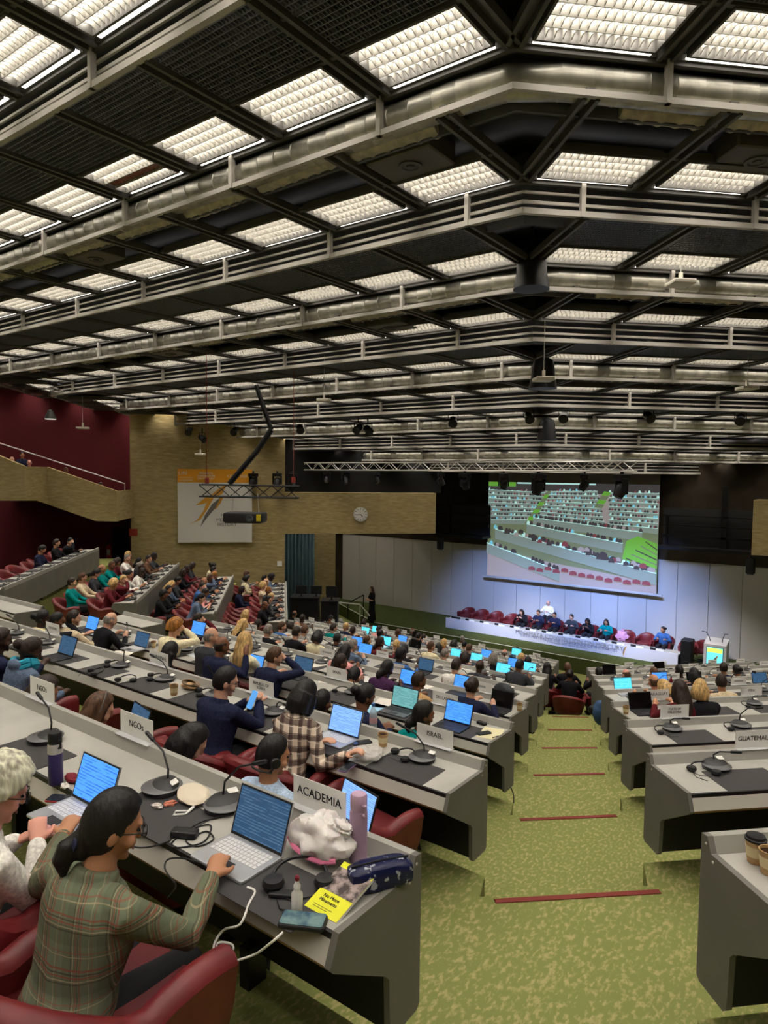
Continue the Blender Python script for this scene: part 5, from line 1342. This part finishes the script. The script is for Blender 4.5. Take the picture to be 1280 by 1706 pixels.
# moving heads
b_, y_, h_, l_ = MB(), MB(), MB(), MB(); b_.rbox((0,0,-.07), (.36,.28,.14), .03)
for s in (-1,1): y_.rbox((s*.17,0,-.28), (.05,.14,.36), .02)
h_.lathe([(.10,-.14),(.14,-.06),(.14,.08),(.115,.2),(.115,.22)], (0,0,-.34), 18, rot=Matrix.Rotation(R(152),3,'X')); l_.lathe([(.10,.222),(.06,.235),(.0001,.238)], (0,0,-.34), 18, rot=Matrix.Rotation(R(152),3,'X'))
ck = MB(); ck.box((0,0,.04), (.06,.06,.1)); HEAD = Proto([('base',b_.mesh('base'),M_black,None),('yoke',y_.mesh('yoke'),M_black,None),('lamp_head',h_.mesh('lamp_head',True),M_blackp,None),('lens',l_.mesh('lens',True),mat('lens_glass',(80,84,92),.08),2),('clamp',ck.mesh('clamp'),M_black,None)])
for i, (u, sc) in enumerate(((545,.9),(576,1.),(627,.9),(735,1.),(775,1.25),(840,1.15),(898,1.5),(975,1.15),(1037,1.6))):
    p = on_y(u, 777, YTR); HEAD.spawn('moving_head_light', 'black moving head spotlight under the long truss, %s from the left' % ORD[i], 'spotlight', p-Vector((0,0,.24)), R(20+37*i), 'moving head lights', scale=sc*.82)
for i, u in enumerate((422,462,488)):
    p = at_depth(u, 780, 27.2); HEAD.spawn('moving_head_light', 'black moving head spotlight above the small projector truss, %s from the left' % ORD[i], 'spotlight', p-Vector((0,0,.2)), R(30*i), 'moving head lights', scale=.95)
# small black truss with the projector
D = 17.5
truss('projector_truss', 'short black truss hanging left of centre above the projector', (at_depth(334,817,D), at_depth(498,820,D)), .30, .022, M_black, .34)
t = thing('projector', 'black ceiling projector with yellow mark hanging under the short truss', 'projector', at_depth(409,862,D), R(33)); obj('housing', MB().rbox((0,0,0), (1.02,.62,.27), .08).mesh('housing', True), M_blackp, t); obj('yellow_mark', MB().bx(.36,.48,-.316,-.311,-.07,.10), mat('yellow_mark',(214,190,40),.6), t); obj('lens', MB().lathe([(.1,0),(.1,.06),(.07,.07),(.0001,.05)], (.2,-.31,0), 16, rot=Matrix.Rotation(R(90),3,'X')), mat('lens_glass',(80,84,92),.08), t)
m = MB()
for x in (-.35,.35): m.tube([(x,0,.13),(x*.9,0,.62)], .012, 6)
obj('hanger', m, M_alu, t)
m = MB(); m.tube([at_depth(427,642,D), at_depth(452,716,D)], .06, 8); m.tube([at_depth(452,716,D), at_depth(428,752,D), at_depth(382,806,D)], .07, 8)
single('cable_arm', m.mesh('cable_arm', True), M_black, 'jointed black cable arm running from the ceiling down to the projector truss', 'cable arm', (0,0,0))
for i, (u, v) in enumerate(((345,798),(489,797))):
    p = at_depth(u, v+8, D); m = MB(); m.rbox((0,0,.08), (.09,.09,.15), .02); m.tube([(0,0,.16),(0,0,3.4)], .008, 5); single('chain_hoist', m.mesh('chain_hoist'), mat('hoist_red',(150,60,50),.5), 'small red chain hoist at the %s end of the projector truss' % ('left','right')[i], 'hoist', p)
# bell-shaped ceiling speakers
sb, sm = MB(), MB(); sb.lathe([(.10,.0),(.20,-.06),(.235,-.22),(.25,-.42),(.285,-.60),(.29,-.64),(.25,-.645)], seg=24); sm.lathe([(.25,-.63),(.12,-.60),(.0001,-.59)], seg=24); hg = MB(); hg.tube([(0,0,0),(0,0,.5)], .02, 6)
BELL = Proto([('horn',sb.mesh('horn',True),M_blackp,None),('grille',sm.mesh('grille',True),M_black,None),('hanger',hg.mesh('hanger'),M_black,None)])
for i, (u, v, d, lab) in enumerate(((887,415,11.0,'large black bell-shaped speaker hanging at the ceiling bend'), (906,596,14.3,'black bell-shaped speaker hanging at the ceiling bend, second from the top'), (912,697,19.8,'small black bell-shaped speaker hanging nearest the stage'))): BELL.spawn('hanging_speaker', lab, 'speaker', at_depth(u, v, d), 0, 'hanging speakers')
# small white antenna boxes and pendants on wires
ab, wi = MB(), MB(); ab.rbox((0,0,0), (.36,.36,.07), .02); ab.box((0,0,.1), (.05,.05,.14)); wi.tube([(0,0,.15),(0,0,1.1)], .006, 5); ANT = Proto([('box',ab.mesh('box'),mat('antenna_white',(206,200,186),.5),None),('wire',wi.mesh('wire'),M_alu,None)])
for u, v, d, lab in ((1134,472,11,'white antenna box on a wire near the right edge, uppermost'), (1245,647,15,'white antenna box on a wire at the right edge'), (906,632,13,'white antenna box hanging below the second bell speaker'), (540,667,17,'small white antenna box on a wire left of centre'), (138,713,24,'small white box on a wire before the maroon wall'), (334,757,26,'tiny white box on a wire before the concrete wall')): ANT.spawn('antenna_box', lab, 'antenna box', at_depth(u, v, d), R(40), 'white boxes on wires')
pb = MB(); pb.lathe([(.03,.3),(.08,.28),(.16,.1),(.2,0),(.19,-.02),(.0001,-.02)], seg=18); pw = MB(); pw.tube([(0,0,.3),(0,0,1.3)], .008, 5); pd = MB(); pd.lathe([(.185,-.025),(.0001,-.03)], seg=18)
t = Proto([('shade',pb.mesh('shade',True),M_frame,None),('lamp',pd.mesh('lamp'),mat('pendant_glow',(240,236,226),.5,emit=1.2),None),('wire',pw.mesh('wire'),M_black,None)]).spawn('pendant_lamp', 'small pendant lamp before the maroon wall at upper left', 'pendant lamp', at_depth(84,697,24))
# spotlights clipped to the ceiling rails near the stage
sb, yk, ln = MB(), MB(), MB(); r_ = Matrix.Rotation(R(120),3,'X'); sb.lathe([(.08,-.16),(.11,-.12),(.12,.1),(.135,.16),(.12,.165)], seg=16, rot=r_); ln.lathe([(.12,.155),(.0001,.15)], seg=16, rot=r_); yk.tube([(-.14,0,0),(-.14,0,.2),(.14,0,.2),(.14,0,0)], .014, 6); yk.tube([(0,0,.2),(0,0,.36)], .02, 6)
SPOT = Proto([('body',sb.mesh('body',True),M_blackp,None),('lens',ln.mesh('lens'),mat('lens_glass',(80,84,92),.08),0),('bracket',yk.mesh('bracket'),M_black,None)])
for i, (u, v, d, rot) in enumerate(((315,718,26,10),(337,730,26,60),(391,718,25,0),(500,714,23,20),(597,714,21.5,-20),(613,716,21.5,30),(755,702,20,0),(881,695,19,10),(940,694,19,-15),(1081,694,18.5,15),(1234,698,18.5,-25))): SPOT.spawn('ceiling_spotlight', 'small black spotlight clipped below the ceiling rails, %s from the left' % ORD[i], 'spotlight', at_depth(u, v, d), R(rot+30), 'ceiling spotlights')
# black galleries either side of the screen
def gallery(name, label, u0, u1, v0, v1, y, posts, rails):
    a, b = on_y(u0,v1,y), on_y(u1,v1,y); zt_ = on_y(u1,v0,y).z; t = thing(name, label, 'gallery', (a.x, y, b.z)); m = MB()
    L = b.x-a.x; H = zt_-b.z
    for f, th in rails: m.bx(0, L, 0, .08, H*f-th, H*f+th)
    obj('rails', m, M_black, t); m = MB()
    for f, w_, hh in posts: m.bx(L*f-w_, L*f+w_, .0, .12, 0, H*hh)
    obj('posts', m, M_black, t); obj('backing', MB().bx(0, L, .2, .25, 0, H*.62), mat('gallery_grey',(50,50,52),.7), t); obj('walkway', MB().bx(0, L, -.5, .3, -.12, 0), M_black, t)
gallery('lighting_gallery', 'black metal gallery left of the projection screen', 725, 813, 812, 893, 27.9, ((.25,.10,1.0),(.02,.04,.62)), ((.62,.03),(.42,.03),(.2,.05)))
gallery('lighting_gallery', 'black metal gallery right of the projection screen', 1102, 1262, 812, 918, 27.9, ((.66,.10,1.0),(.05,.04,.5),(.95,.04,.5)), ((.50,.03),(.34,.03),(.16,.05)))
for u, v, lab in ((734,905,'small black speaker hanging below the left gallery'), (1251,943,'small black speaker hanging at the far right edge')):
    m = MB(); m.rbox((0,0,0), (.3,.26,.6), .08); m.tube([(0,0,.3),(0,0,.62)], .03, 6); single('small_speaker', m.mesh('small_speaker', True), M_blackp, lab, 'speaker', on_y(u, v, 27.6))
p0, p1 = on_y(1256,833,25), on_y(1256,925,25); m = MB(); m.prism([(p0.x,25),(p0.x+3,25.9),(p0.x+3,26.9),(p0.x,26)], p1.z, p0.z); struct('wall_right_lintel', m, M_conc)
# ------------------------------------------------------------------ things on the nearest desks
def spot(u, v, bank, n, dz=0.): p = at(u, v, desk_z(bank,n)); p.z += dz+.0004; return p
def cable(name, label, pts, r, m, cat='cable', group=None):
    P = []
    pts = [Vector(p) for p in pts]
    for i in range(len(pts)-1):
        a, b, c, d = pts[max(i-1,0)], pts[i], pts[i+1], pts[min(i+2,len(pts)-1)]
        for k_ in range(6):
            t = k_/6; P.append(.5*((2*b)+(c-a)*t+(2*a-5*b+4*c-d)*t*t+(3*b-a-3*c+d)*t**3))
    P.append(pts[-1]); o = Vector(P[0]); m_ = MB().tube([q-o for q in P], r, 6).mesh(name, True); return single(name, m_, m, label, cat, o, 0, group)
# flask, bottle
b, c, l = FLASK
t = thing('flask', 'tall purple flask with steel neck and black lid on the nearest desk', 'flask', spot(93,1305,'c',1)); o = obj('body', b, mat('flask_purple',(58,48,104),.35), t); obj('neck', MB().lathe([(.0365,.145),(.0365,.182),(.034,.19)], seg=20, cap=False), M_alu, t); obj('cap', c, M_blackp, t); obj('loop', l, M_blackp, t); t.scale = (1.0,1.0,1.12)
t = thing('flask', 'lilac insulated bottle beside the white plastic bag', 'flask', spot(597,1432,'c',1), R(-20)); ml = mat('flask_lilac',(178,148,172),.4); obj('body', b, ml, t); obj('cap', c, mat('flask_lilac_lid',(196,164,188),.4), t); obj('loop', l, mat('flask_lilac_lid',(196,164,188),.4), t); t.scale = (1.05,1.05,1.18)
# plastic bag
def lump(r, amp, seed, seg=26, ring=18):
    q = random.Random(seed); ph = [q.uniform(0,6) for _ in range(8)]
    m = MB(); m.ell((0,0,r[2]), r, seg, ring, fn=lambda d: 1+amp*(math.sin(5*d.x+ph[0])*math.sin(6*d.y+ph[1])+.6*math.sin(11*d.z+ph[2]+4*d.x)+.5*math.sin(13*d.y+ph[3])*math.sin(9*d.x+ph[4])))
    m.v = [(x,y,max(z,.001)) for x,y,z in m.v]; return m
from mathutils import noise
def crumple(r, amp, seed, seg=44, ring=28):
    m = MB(); m.ell((0,0,r[2]*.95), r, seg, ring)
    out = []
    for v in m.v:
        p = Vector(v); q = p*16+Vector((seed,seed*2,0)); n1 = noise.noise(q); n2 = abs(noise.noise(q*2.3)); n3 = abs(noise.noise(p*34))
        d = Vector((p.x/r[0], p.y/r[1], p.z/r[2]-.95)).normalized(); p += d*amp*(1.5*n1-1.0*n2-.25*n3+.3); out.append((p.x, p.y, max(p.z, .001)))
    m.v = out; return m
M_bag = mat('white_polythene', (226,220,216), .3, spec=.5); M_bag.node_tree.nodes['Principled BSDF'].inputs['Subsurface Weight'].default_value = .1
t = thing('plastic_bag', 'crumpled white plastic bag with pink stripe behind the silver laptop', 'bag', spot(532,1428,'c',1)+Vector((0,.02,0)), R(-8)); obj('bag', crumple((.155,.105,.085), .022, 3).mesh('bag', True), M_bag, t); obj('stripe', MB().tube([(-.13,-.075,.055),(-.06,-.103,.05),(.02,-.108,.045),(.10,-.09,.045),(.14,-.05,.05)], .011, 6).mesh('stripe', True), mat('bag_pink',(222,122,158),.4), t); obj('knot', lump((.05,.03,.03), .2, 8).mesh('knot', True), M_bag, t).location = (.10,.02,.12)
# white pouch, sachets, adapter, red purse, phones
t = thing('pouch', 'cream drawstring cloth pouch beside the nearest microphone', 'pouch', spot(322,1330,'c',1), R(-22)); obj('pouch', lump((.12,.075,.022), .05, 5).mesh('pouch', True), mat('pouch_cream',(214,202,180),.95), t); obj('drawstring', MB().tube([(.11,-.02,.02),(.13,-.06,.008),(.10,-.11,.006),(.13,-.13,.006),(.15,-.08,.006),(.12,-.03,.015)], .005, 6).mesh('s', True), M_paper, t)
for i, (u, v, cc, lab) in enumerate(((262,1346,(206,196,190),'torn white sachet by the plaid jacket woman\'s glasses'), (283,1342,(200,120,96),'torn red and white sachet beside the white pouch'), (364,1337,(220,214,206),'small white wrapper right of the cream pouch'), (108,1312,(224,220,214),'crumpled white tissue before the purple flask'))):
    single('sachet', lump((.03,.02,.010), .25, 20+i, 12, 8).mesh('sachet'), mat('sachet_%d' % i, cc, .6), lab, 'wrapper', spot(u, v, 'c', 1), i)
single('adapter', MB().rbox((0,0,.016), (.12,.055,.032), .012).mesh('adapter'), M_blackp, 'black laptop power adapter in a tangle of cable', 'adapter', spot(308,1394,'c',1), R(28))
z = desk_z('c',1)+.005
def dp(*uv): return [at(u, v, z) for u, v in uv]
cable('power_cable', 'tangled black power cable around the adapter on the nearest desk', dp((325,1392),(345,1385),(356,1398),(330,1410),(310,1400),(330,1378),(352,1376),(340,1402),(300,1412),(285,1405),(330,1372),(365,1362),(385,1356)), .0035, M_blackp)
cable('power_cable', 'black cable running from the adapter towards the desk edge', dp((285,1400),(255,1410),(230,1412),(215,1408)), .0035, M_blackp)
cable('power_cable', 'black cable looping from the silver laptop over the desk front', dp((340,1440),(305,1430),(280,1432),(275,1448),(290,1470))+[at(292,1480,z-.1), at(280,1495,z-.25)], .0035, M_blackp)
cable('charging_cable', 'white charging cable looping from the silver laptop to the phone at desk corner', dp((412,1478),(425,1485))+[at(415,1505,z+.0), at(400,1540,z-.03), at(372,1550,z-.12), at(356,1580,z-.16), at(380,1600,z-.18), at(388,1575,z-.14), at(362,1572,z-.14), at(372,1602,z-.18), at(420,1592,z-.12), at(450,1572,z-.03)]+dp((472,1553)), .0045, mat('cable_white',(226,224,218),.5))
PHONEP.spawn('phone', 'phone in red case lying by the purple flask', 'phone', spot(105,1333,'c',1), R(-60), None, {'case':mat('case_red',(160,40,44),.5)})
single('purse', lump((.05,.03,.02), .1, 31).mesh('purse', True), mat('purse_red',(128,28,44),.7), 'small dark red purse behind the bright blue laptop', 'purse', spot(120,1302,'c',1))
t = thing('power_bank', 'phone with teal picture screen on a black wallet at the desk corner', 'phone', spot(505,1540,'c',1), R(-62)); obj('wallet', MB().rbox((0,0,.010), (.085,.17,.02), .014).mesh('wallet'), M_blackp, t); obj('display', MB().rbox((0,0,.0215), (.076,.158,.003), .01).mesh('display'), noisy('phone_picture', (52,84,104), (112,140,140), 22, .25), t)
# nasal spray, book, dark blue pouch, headset, receiver
t = thing('spray_bottle', 'small white spray bottle with dark red cap beside the yellow book', 'bottle', spot(495,1520,'c',1)); obj('body', MB().lathe([(.019,0),(.021,.006),(.021,.072),(.012,.085),(.012,.095)], seg=18).mesh('b', True), mat('spray_white',(216,212,206),.4), t); obj('nozzle', MB().lathe([(.013,.094),(.013,.104),(.008,.112),(.008,.125)], seg=14).mesh('n', True), M_paper, t); obj('cap', MB().lathe([(.0085,.122),(.0085,.135),(.004,.140),(.0001,.14)], seg=14).mesh('c', True), mat('cap_dark_red',(132,30,44),.4), t)
q = [at(568,1432,desk_z('c',1)+.07), at(620,1459,desk_z('c',1)+.06), at(552,1533,desk_z('c',1)+.004), at(507,1508,desk_z('c',1)+.004)]
o_ = q[3]; X = (q[2]-q[3]); wv = X.length; X.normalize(); Yv = (q[0]-q[3]); Yv = (Yv-X*Yv.dot(X)); hv = min(Yv.length, .31); Yv.normalize(); Zv = X.cross(Yv)
t = thing('book', 'yellow and black book No More Minamatas leaning on the dark blue pouch', 'book', o_); t.rotation_euler = Matrix((X,Yv,Zv)).transposed().to_euler(); wv = max(wv, .16)
M_yel = mat('book_yellow', (226,226,34), .5); obj('pages', MB().bx(0,wv,0,hv,-.012,-.001), M_paper, t); cv = obj('cover', MB().bx(0,wv,0,hv,-.001,0), M_yel, t)
obj('cover_photo', MB().bx(0,wv,hv*.40,hv*.88,0,.0006), noisy('book_photo', (70,60,58), (168,150,146), 28, .5, lo=.42, hi=.6), cv); text('lettering', 'No More\nMinamatas', hv*.085, M_ink, cv, (wv*.46,hv*.27,.0007), rot=(0,0,0))
obj('small_print', MB().bx(wv*.16,wv*.72,hv*.11,hv*.12,0,.0006).bx(wv*.16,wv*.6,hv*.075,hv*.085,0,.0006), mat('book_small_print',(120,120,40),.6), cv)
m = MB(); m.ell((0,0,.045), (.13,.055,.05), 20, 12, fn=lambda d: 1/max(abs(d.x)**5+abs(d.y)**5+abs(d.z)**5, .05)**.2)
t = thing('pencil_pouch', 'glossy dark blue patterned zip pouch at the desk corner', 'pouch', spot(628,1478,'c',1)+Vector((0,.02,0)), R(58)); obj('pouch', m.mesh('pouch', True), noisy('pouch_blue', (22,28,66), (170,174,186), 30, .22, lo=.60, hi=.64), t); obj('zip', MB().tube([(-.12,0,.094),(0,0,.098),(.12,0,.094)], .004, 6), M_blackp, t)
HEADSET.spawn('headset', 'large black headset lying between plastic bag and spray bottle', 'headset', spot(500,1470,'c',1,.003), R(40), 'interpretation headsets', None, 1.25)
single('receiver', MB().rbox((0,0,.009), (.045,.10,.018), .01).mesh('receiver'), M_blackp, 'small black receiver with clip on the dark mat', 'receiver', spot(470,1494,'c',1,.003), R(-60))
# second desk: bottle, cup, polythene, phone, papers, twine
def bankput(P, name, label, cat, u, v, n, bank='c', rot=0, **k_): return P.spawn(name, label, cat, spot(u, v, bank, n), frame_of(bank,n)[1]+R(rot), **k_)
bankput(BOTTLE, 'water_bottle', 'clear water bottle with pink label right of the white laptop', 'bottle', 622, 1216, 2); bankput(CUP, 'paper_cup', 'brown paper cup beside the clear water bottle', 'cup', 638, 1243, 2)
t = thing('plastic_bag', 'clear crumpled polythene bag at the checked shirt woman\'s hand', 'bag', spot(612,1262,'c',2)); obj('bag', crumple((.13,.11,.035), .018, 9).mesh('bag', True), mat('clear_polythene',(214,210,204),.2,alpha=.6), t)
PHONEP.spawn('phone', 'purple-backed phone at the second desk edge', 'phone', spot(578,1280,'c',2), R(10), None, {'case':mat('case_purple',(130,100,140),.4)}); PHONEP.spawn('phone', 'dark phone right of the checked shirt woman\'s hand', 'phone', spot(603,1238,'c',2), R(-30))
single('phone', PHONEP.parts[0][1], mat('phone_lit',(86,150,214),.2,emit=.5), 'lit phone held up by the navy-suited man', 'phone', at(421,1166,desk_z('c',2)+.17), 0, None, (R(62),0,R(-8)))
bankput(CUP, 'paper_cup', 'pale paper cup beside the coiled twine on the second desk', 'cup', 290, 1158, 2)
t = thing('paper_bag', 'brown paper bag with headset and coiled cord on the second desk', 'bag', spot(318,1146,'c',2), R(-15)); obj('bag', lump((.12,.08,.025), .08, 14).mesh('bag', True), M_cup, t); m = MB()
for i in range(5): m.tube([(.1*math.cos(a)+.05,.055*math.sin(a)-.01*i,.05+.006*i) for a in [2*math.pi*j/16 for j in range(17)]], .005, 5)
obj('coil', m.mesh('coil', True), mat('twine',(126,104,82),.9), t)
HEADSET.spawn('headset', 'black headset lying on the second desk near the ZIMBABWE plate', 'headset', spot(212,1134,'c',2), R(30), 'interpretation headsets'); HEADSET.spawn('headset', 'black headset on the dark mat right of the turquoise scarf', 'headset', spot(160,1122,'c',2,.003), R(-20), 'interpretation headsets')
t = thing('scarf', 'turquoise scarf wrapped round the neck of the woman in denim jacket', 'scarf', (0,0,0)); tt, b_, a_ = ppl['scarfwoman']; NBp = INFO['scarfwoman']['NB']; t.location = b_+Matrix.Rotation(a_,3,'Z') @ NBp; m = MB()
for i, (r_, zz) in enumerate(((.105,-.01),(.115,.025),(.10,.055))): m.tube([(r_*math.cos(a),r_*.9*math.sin(a)-.01,zz+.012*math.sin(3*a+i)) for a in [2*math.pi*j/22 for j in range(23)]], .032, 8)
obj('wrap', m.mesh('wrap', True), mat('turquoise_cloth',(40,152,176),.9), t)
# third and fourth desks
t = thing('notepad', 'cream notepad with black phone and pen at the third desk\'s aisle end', 'notepad', spot(818,1222,'c',3), R(12)); obj('paper', A4, M_cream, t); obj('pen', MB().tube([(.05,-.12,.008),(.09,-.05,.008)], .004, 6), M_blackp, t)
PHONEP.spawn('phone', 'black phone lying on the cream notepad, third desk', 'phone', spot(806,1223,'c',3,.005), R(-30)); single('adapter', MB().rbox((0,0,.015), (.11,.05,.03), .01).mesh('adapter'), M_blackp, 'black adapter at the third desk\'s aisle end', 'adapter', spot(803,1207,'c',3), R(-10))
m = MB(); m.ell((0,0,.02), (.035,.055,.02), 14, 8); single('mouse', m.mesh('mouse', True), M_paper, 'white computer mouse beside the dark blue laptop', 'mouse', spot(755,1216,'c',3)+Vector((.05,-.16,0)))
bankput(CUP, 'paper_cup', 'pale paper cup near the aisle end of the fourth desk', 'cup', 866, 1184, 4); bankput(CUP, 'paper_cup', 'paper cup right of the bearded man with headset', 'cup', 256, 1079, 3)
t = thing('backpack', 'black backpack with white stripes standing on the fourth desk', 'bag', spot(836,1174,'c',4)+Vector((0,.05,0)), R(-10)); obj('body', lump((.17,.09,.14), .03, 44).mesh('body', True), mat('bag_charcoal',(44,48,52),.7), t)
for k_, zz in enumerate((.10,.15)): obj('stripe', MB().tube([(-.15,-.05,zz-.03),(-.06,-.09,zz),(.06,-.09,zz),(.15,-.05,zz-.03)], .008, 6).mesh('stripe', True), M_paper, t)
for i, (u, v, n, cc) in enumerate(((622,1180,3,(150,196,224)),(640,1172,3,(220,214,206)),(545,1132,3,(220,216,206)),(606,1132,4,(222,220,214)),(330,1092,3,(214,220,224)),(778,1114,6,(226,224,218)),(204,1088,3,(222,218,206)),(705,1106,6,(226,222,216)),(528,1108,4,(220,214,204)),(712,1142,4,(220,216,206)))):
    single('paper_sheets', A4, mat('sheet_%d' % i, cc, .8), 'loose %s paper sheets at the %s in the %s row' % (('pale blue' if cc[2] > cc[0]+20 else 'white'), ORD[min(29,int(s_of('c',n,spot(u,v,'c',n))/.5))]+' place', ROWN[n]), 'paper', spot(u, v, 'c', n), R(20*i), 'loose papers')
# right bank
bankput(CUPL, 'paper_cup', 'brown coffee cup with black lid at the right edge', 'cup', 1258, 1436, 1, 'r', group=None); bankput(CUP, 'paper_cup', 'open brown coffee cup beside the lidded one', 'cup', 1281, 1455, 1, 'r'); bankput(CUP, 'paper_cup', 'paper cup beside the dark laptop on the fourth right row', 'cup', 1043, 1189, 4, 'r')
bankput(FLASKP := Proto([('body',FLASK[0],M_alu,None),('cap',FLASK[1],M_blackp,None)]), 'flask', 'steel flask beside the blue laptop at the right edge', 'flask', 1256, 1138, 6, 'r')
t = bankput(BOTTLE, 'water_bottle', 'red drink bottle between two heads on the right bank', 'bottle', 1118, 1146, 6, 'r', over={'bottle':mat('red_bottle',(150,30,40),.3),'cap':M_blackp,'bottle_label':M_paper})
# bags and cables in the aisle
t = thing('backpack', 'blue denim rucksack leaning on the right desks in the aisle', 'bag', at(1003,1208,fl(5)), R(30)); obj('body', lump((.16,.13,.22), .05, 51).mesh('body', True), mat('bag_blue',(58,86,124),.85), t); obj('strap', MB().tube([(0,-.13,.1),(0,-.18,.25),(0,-.1,.42)], .015, 6), M_black, t)
single('bag', lump((.15,.10,.10), .06, 53).mesh('bag', True), M_black, 'black bag on the aisle floor beside the right desks', 'bag', at(992,1192,fl(6)))
single('bag', lump((.10,.08,.14), .06, 54).mesh('bag', True), M_black, 'black bag standing beside the fourth desk\'s end panel', 'bag', at(884,1222,fl(5)))
e = at(852,1345,fl(3)); cable('loose_plug', 'black cable with plug hanging from the third desk\'s end panel', [pl(3)+Vector((.02,-.1,-.64)), pl(3)+Vector((.06,-.12,-.7)), pl(3)+Vector((.08,-.16,-.76))], .006, M_blackp)
# jewellery, glasses, headsets worn
def on_person(key, local): tt, b, a = ppl[key]; return b+Matrix.Rotation(a,3,'Z') @ Vector(local)
def worn(key, name, mb, m, head=True):
    tt, b, a = ppl[key]; par = [c_ for c_ in tt.children if c_.name.startswith('body')][0]; H = INFO[key]['H']
    if head: mb.v = [tuple(H @ Vector(v)) for v in mb.v]
    return obj(name, mb.mesh(name, True), m, par)
for k_ in ('plaidjacket','oldlady','phoneman'):
    m = MB()
    for s in (-1,1):
        m.tube([(s*.033+.026*math.cos(a),.108,.006+.020*math.sin(a)) for a in [2*math.pi*j/14 for j in range(15)]], .0022, 5); m.tube([(s*.060,.105,.012),(s*.082,.06,.012),(s*.084,-.005,.004)], .0024, 5)
    m.tube([(-.008,.110,.010),(.008,.110,.010)], .0022, 5); worn(k_, 'glasses', m, M_blackp)
m = MB(); m.tube([(.088+.0,-.005+.022*math.cos(a),-.072+.026*math.sin(a)) for a in [2*math.pi*j/16 for j in range(17)]], .009, 8); worn('oldlady', 'earring', m, mat('earring_gold',(196,160,96),.35,.6))
m = MB(); m.tube([(.085*math.cos(a),-.03-.085*math.sin(a),-.075) for a in [R(-10+200*j/18) for j in range(19)]], .006, 6); worn('headsetman', 'headset', m, M_blackp)
m = MB(); m.lathe([(.0001,-.014),(.030,-.014),(.034,0),(.028,.014),(.0001,.014)], (.088,-.006,-.018), 16, rot=Matrix.Rotation(R(90),3,'Y')); m.tube([(.088,.0,-.03),(.09,-.02,-.06),(.085,-.03,-.075)], .005, 6); worn('headsetman', 'ear_cup', m, M_blackp)
m = MB(); m.tube([(.098*math.sin(a),.0,.02+.118*math.cos(a)) for a in [R(-95+190*j/18) for j in range(19)]], .006, 6); worn('brownlong', 'headset', m, mat('headband_grey',(96,88,80),.5))
m = MB(); m.ell((0,-.108,-.072), (.037,.020,.037), 12, 8); worn('plaidjacket', 'hair_tie', m, mat('hair_tie',(34,38,66),.8))
sh, el, hd = INFO['plaidjacket']['SH'][-1]; m = MB()
for i, f in enumerate((.0,.03,.055)): c_ = hd.lerp(el, .06+f*2); d_ = (el-hd).normalized(); x_ = d_.orthogonal().normalized(); y_ = d_.cross(x_); m.tube([c_+x_*(.034*math.cos(a))+y_*(.034*math.sin(a)) for a in [2*math.pi*j/14 for j in range(15)]], .005, 6)
worn('plaidjacket', 'bracelet', m, noisy('bracelet', (176,62,40), (220,200,150), 40, .5), False)
# ------------------------------------------------------------------ light of the place, camera
def area(name, loc, target, size, power, col=(1,1,1), spread=None):
    l = bpy.data.lights.new(name, 'SPOT'); l.energy = power; l.color = col; l.shadow_soft_size = size; l.spot_size = R(spread or 60); l.spot_blend = 1.
    o = bpy.data.objects.new(name, l); C.objects.link(o); o.location = loc; d = Vector(target)-Vector(loc); o.rotation_euler = d.to_track_quat('-Z','Y').to_euler(); return o
for i, (u, tu, tv) in enumerate(((775,830,1010), (898,930,1010), (975,1010,1010), (1037,1080,1030))):
    p = on_y(u, 800, YTR); area('stage_spot', p-Vector((0,-.4,.3)), on_y(tu, tv+14, YW), .3, 1900, (.30,.45,1.), 44)
area('stage_spot', on_y(735,800,YTR)-Vector((0,-.4,.3)), on_y(860,1060,YT+.5), .12, 1300, (1,.95,.95), 36); area('stage_spot', on_y(840,800,YTR)-Vector((0,-.4,.3)), on_y(1120,1090,YT+.3), .12, 1500, (1,.95,.95), 36)
w_ = bpy.data.worlds.new('World'); SC.world = w_; w_.use_nodes = True; w_.node_tree.nodes['Background'].inputs[0].default_value = (.02,.02,.022,1); w_.node_tree.nodes['Background'].inputs[1].default_value = .3
cam = bpy.data.cameras.new('Camera'); co = bpy.data.objects.new('Camera', cam); C.objects.link(co); SC.camera = co
cam.sensor_fit = 'VERTICAL'; cam.sensor_height = 36.; cam.lens = 36.*F/1706; cam.clip_start = .05; cam.clip_end = 300
co.matrix_world = Matrix((RT, UP, -FW)).transposed().to_4x4()
finish_texts()
for o in list(SC.objects):
    if o.parent is None: o.location.z += Z0
SC.view_settings.view_transform = 'Standard'; SC.view_settings.look = 'None'; SC.view_settings.gamma = 1; SC.view_settings.use_curve_mapping = False
SC.view_settings.exposure = EXPOSURE
SC.cycles.use_denoising = True; SC.cycles.max_bounces = 6; SC.cycles.diffuse_bounces = 3; SC.cycles.glossy_bounces = 2; SC.cycles.transparent_max_bounces = 8; SC.cycles.sample_clamp_indirect = 6
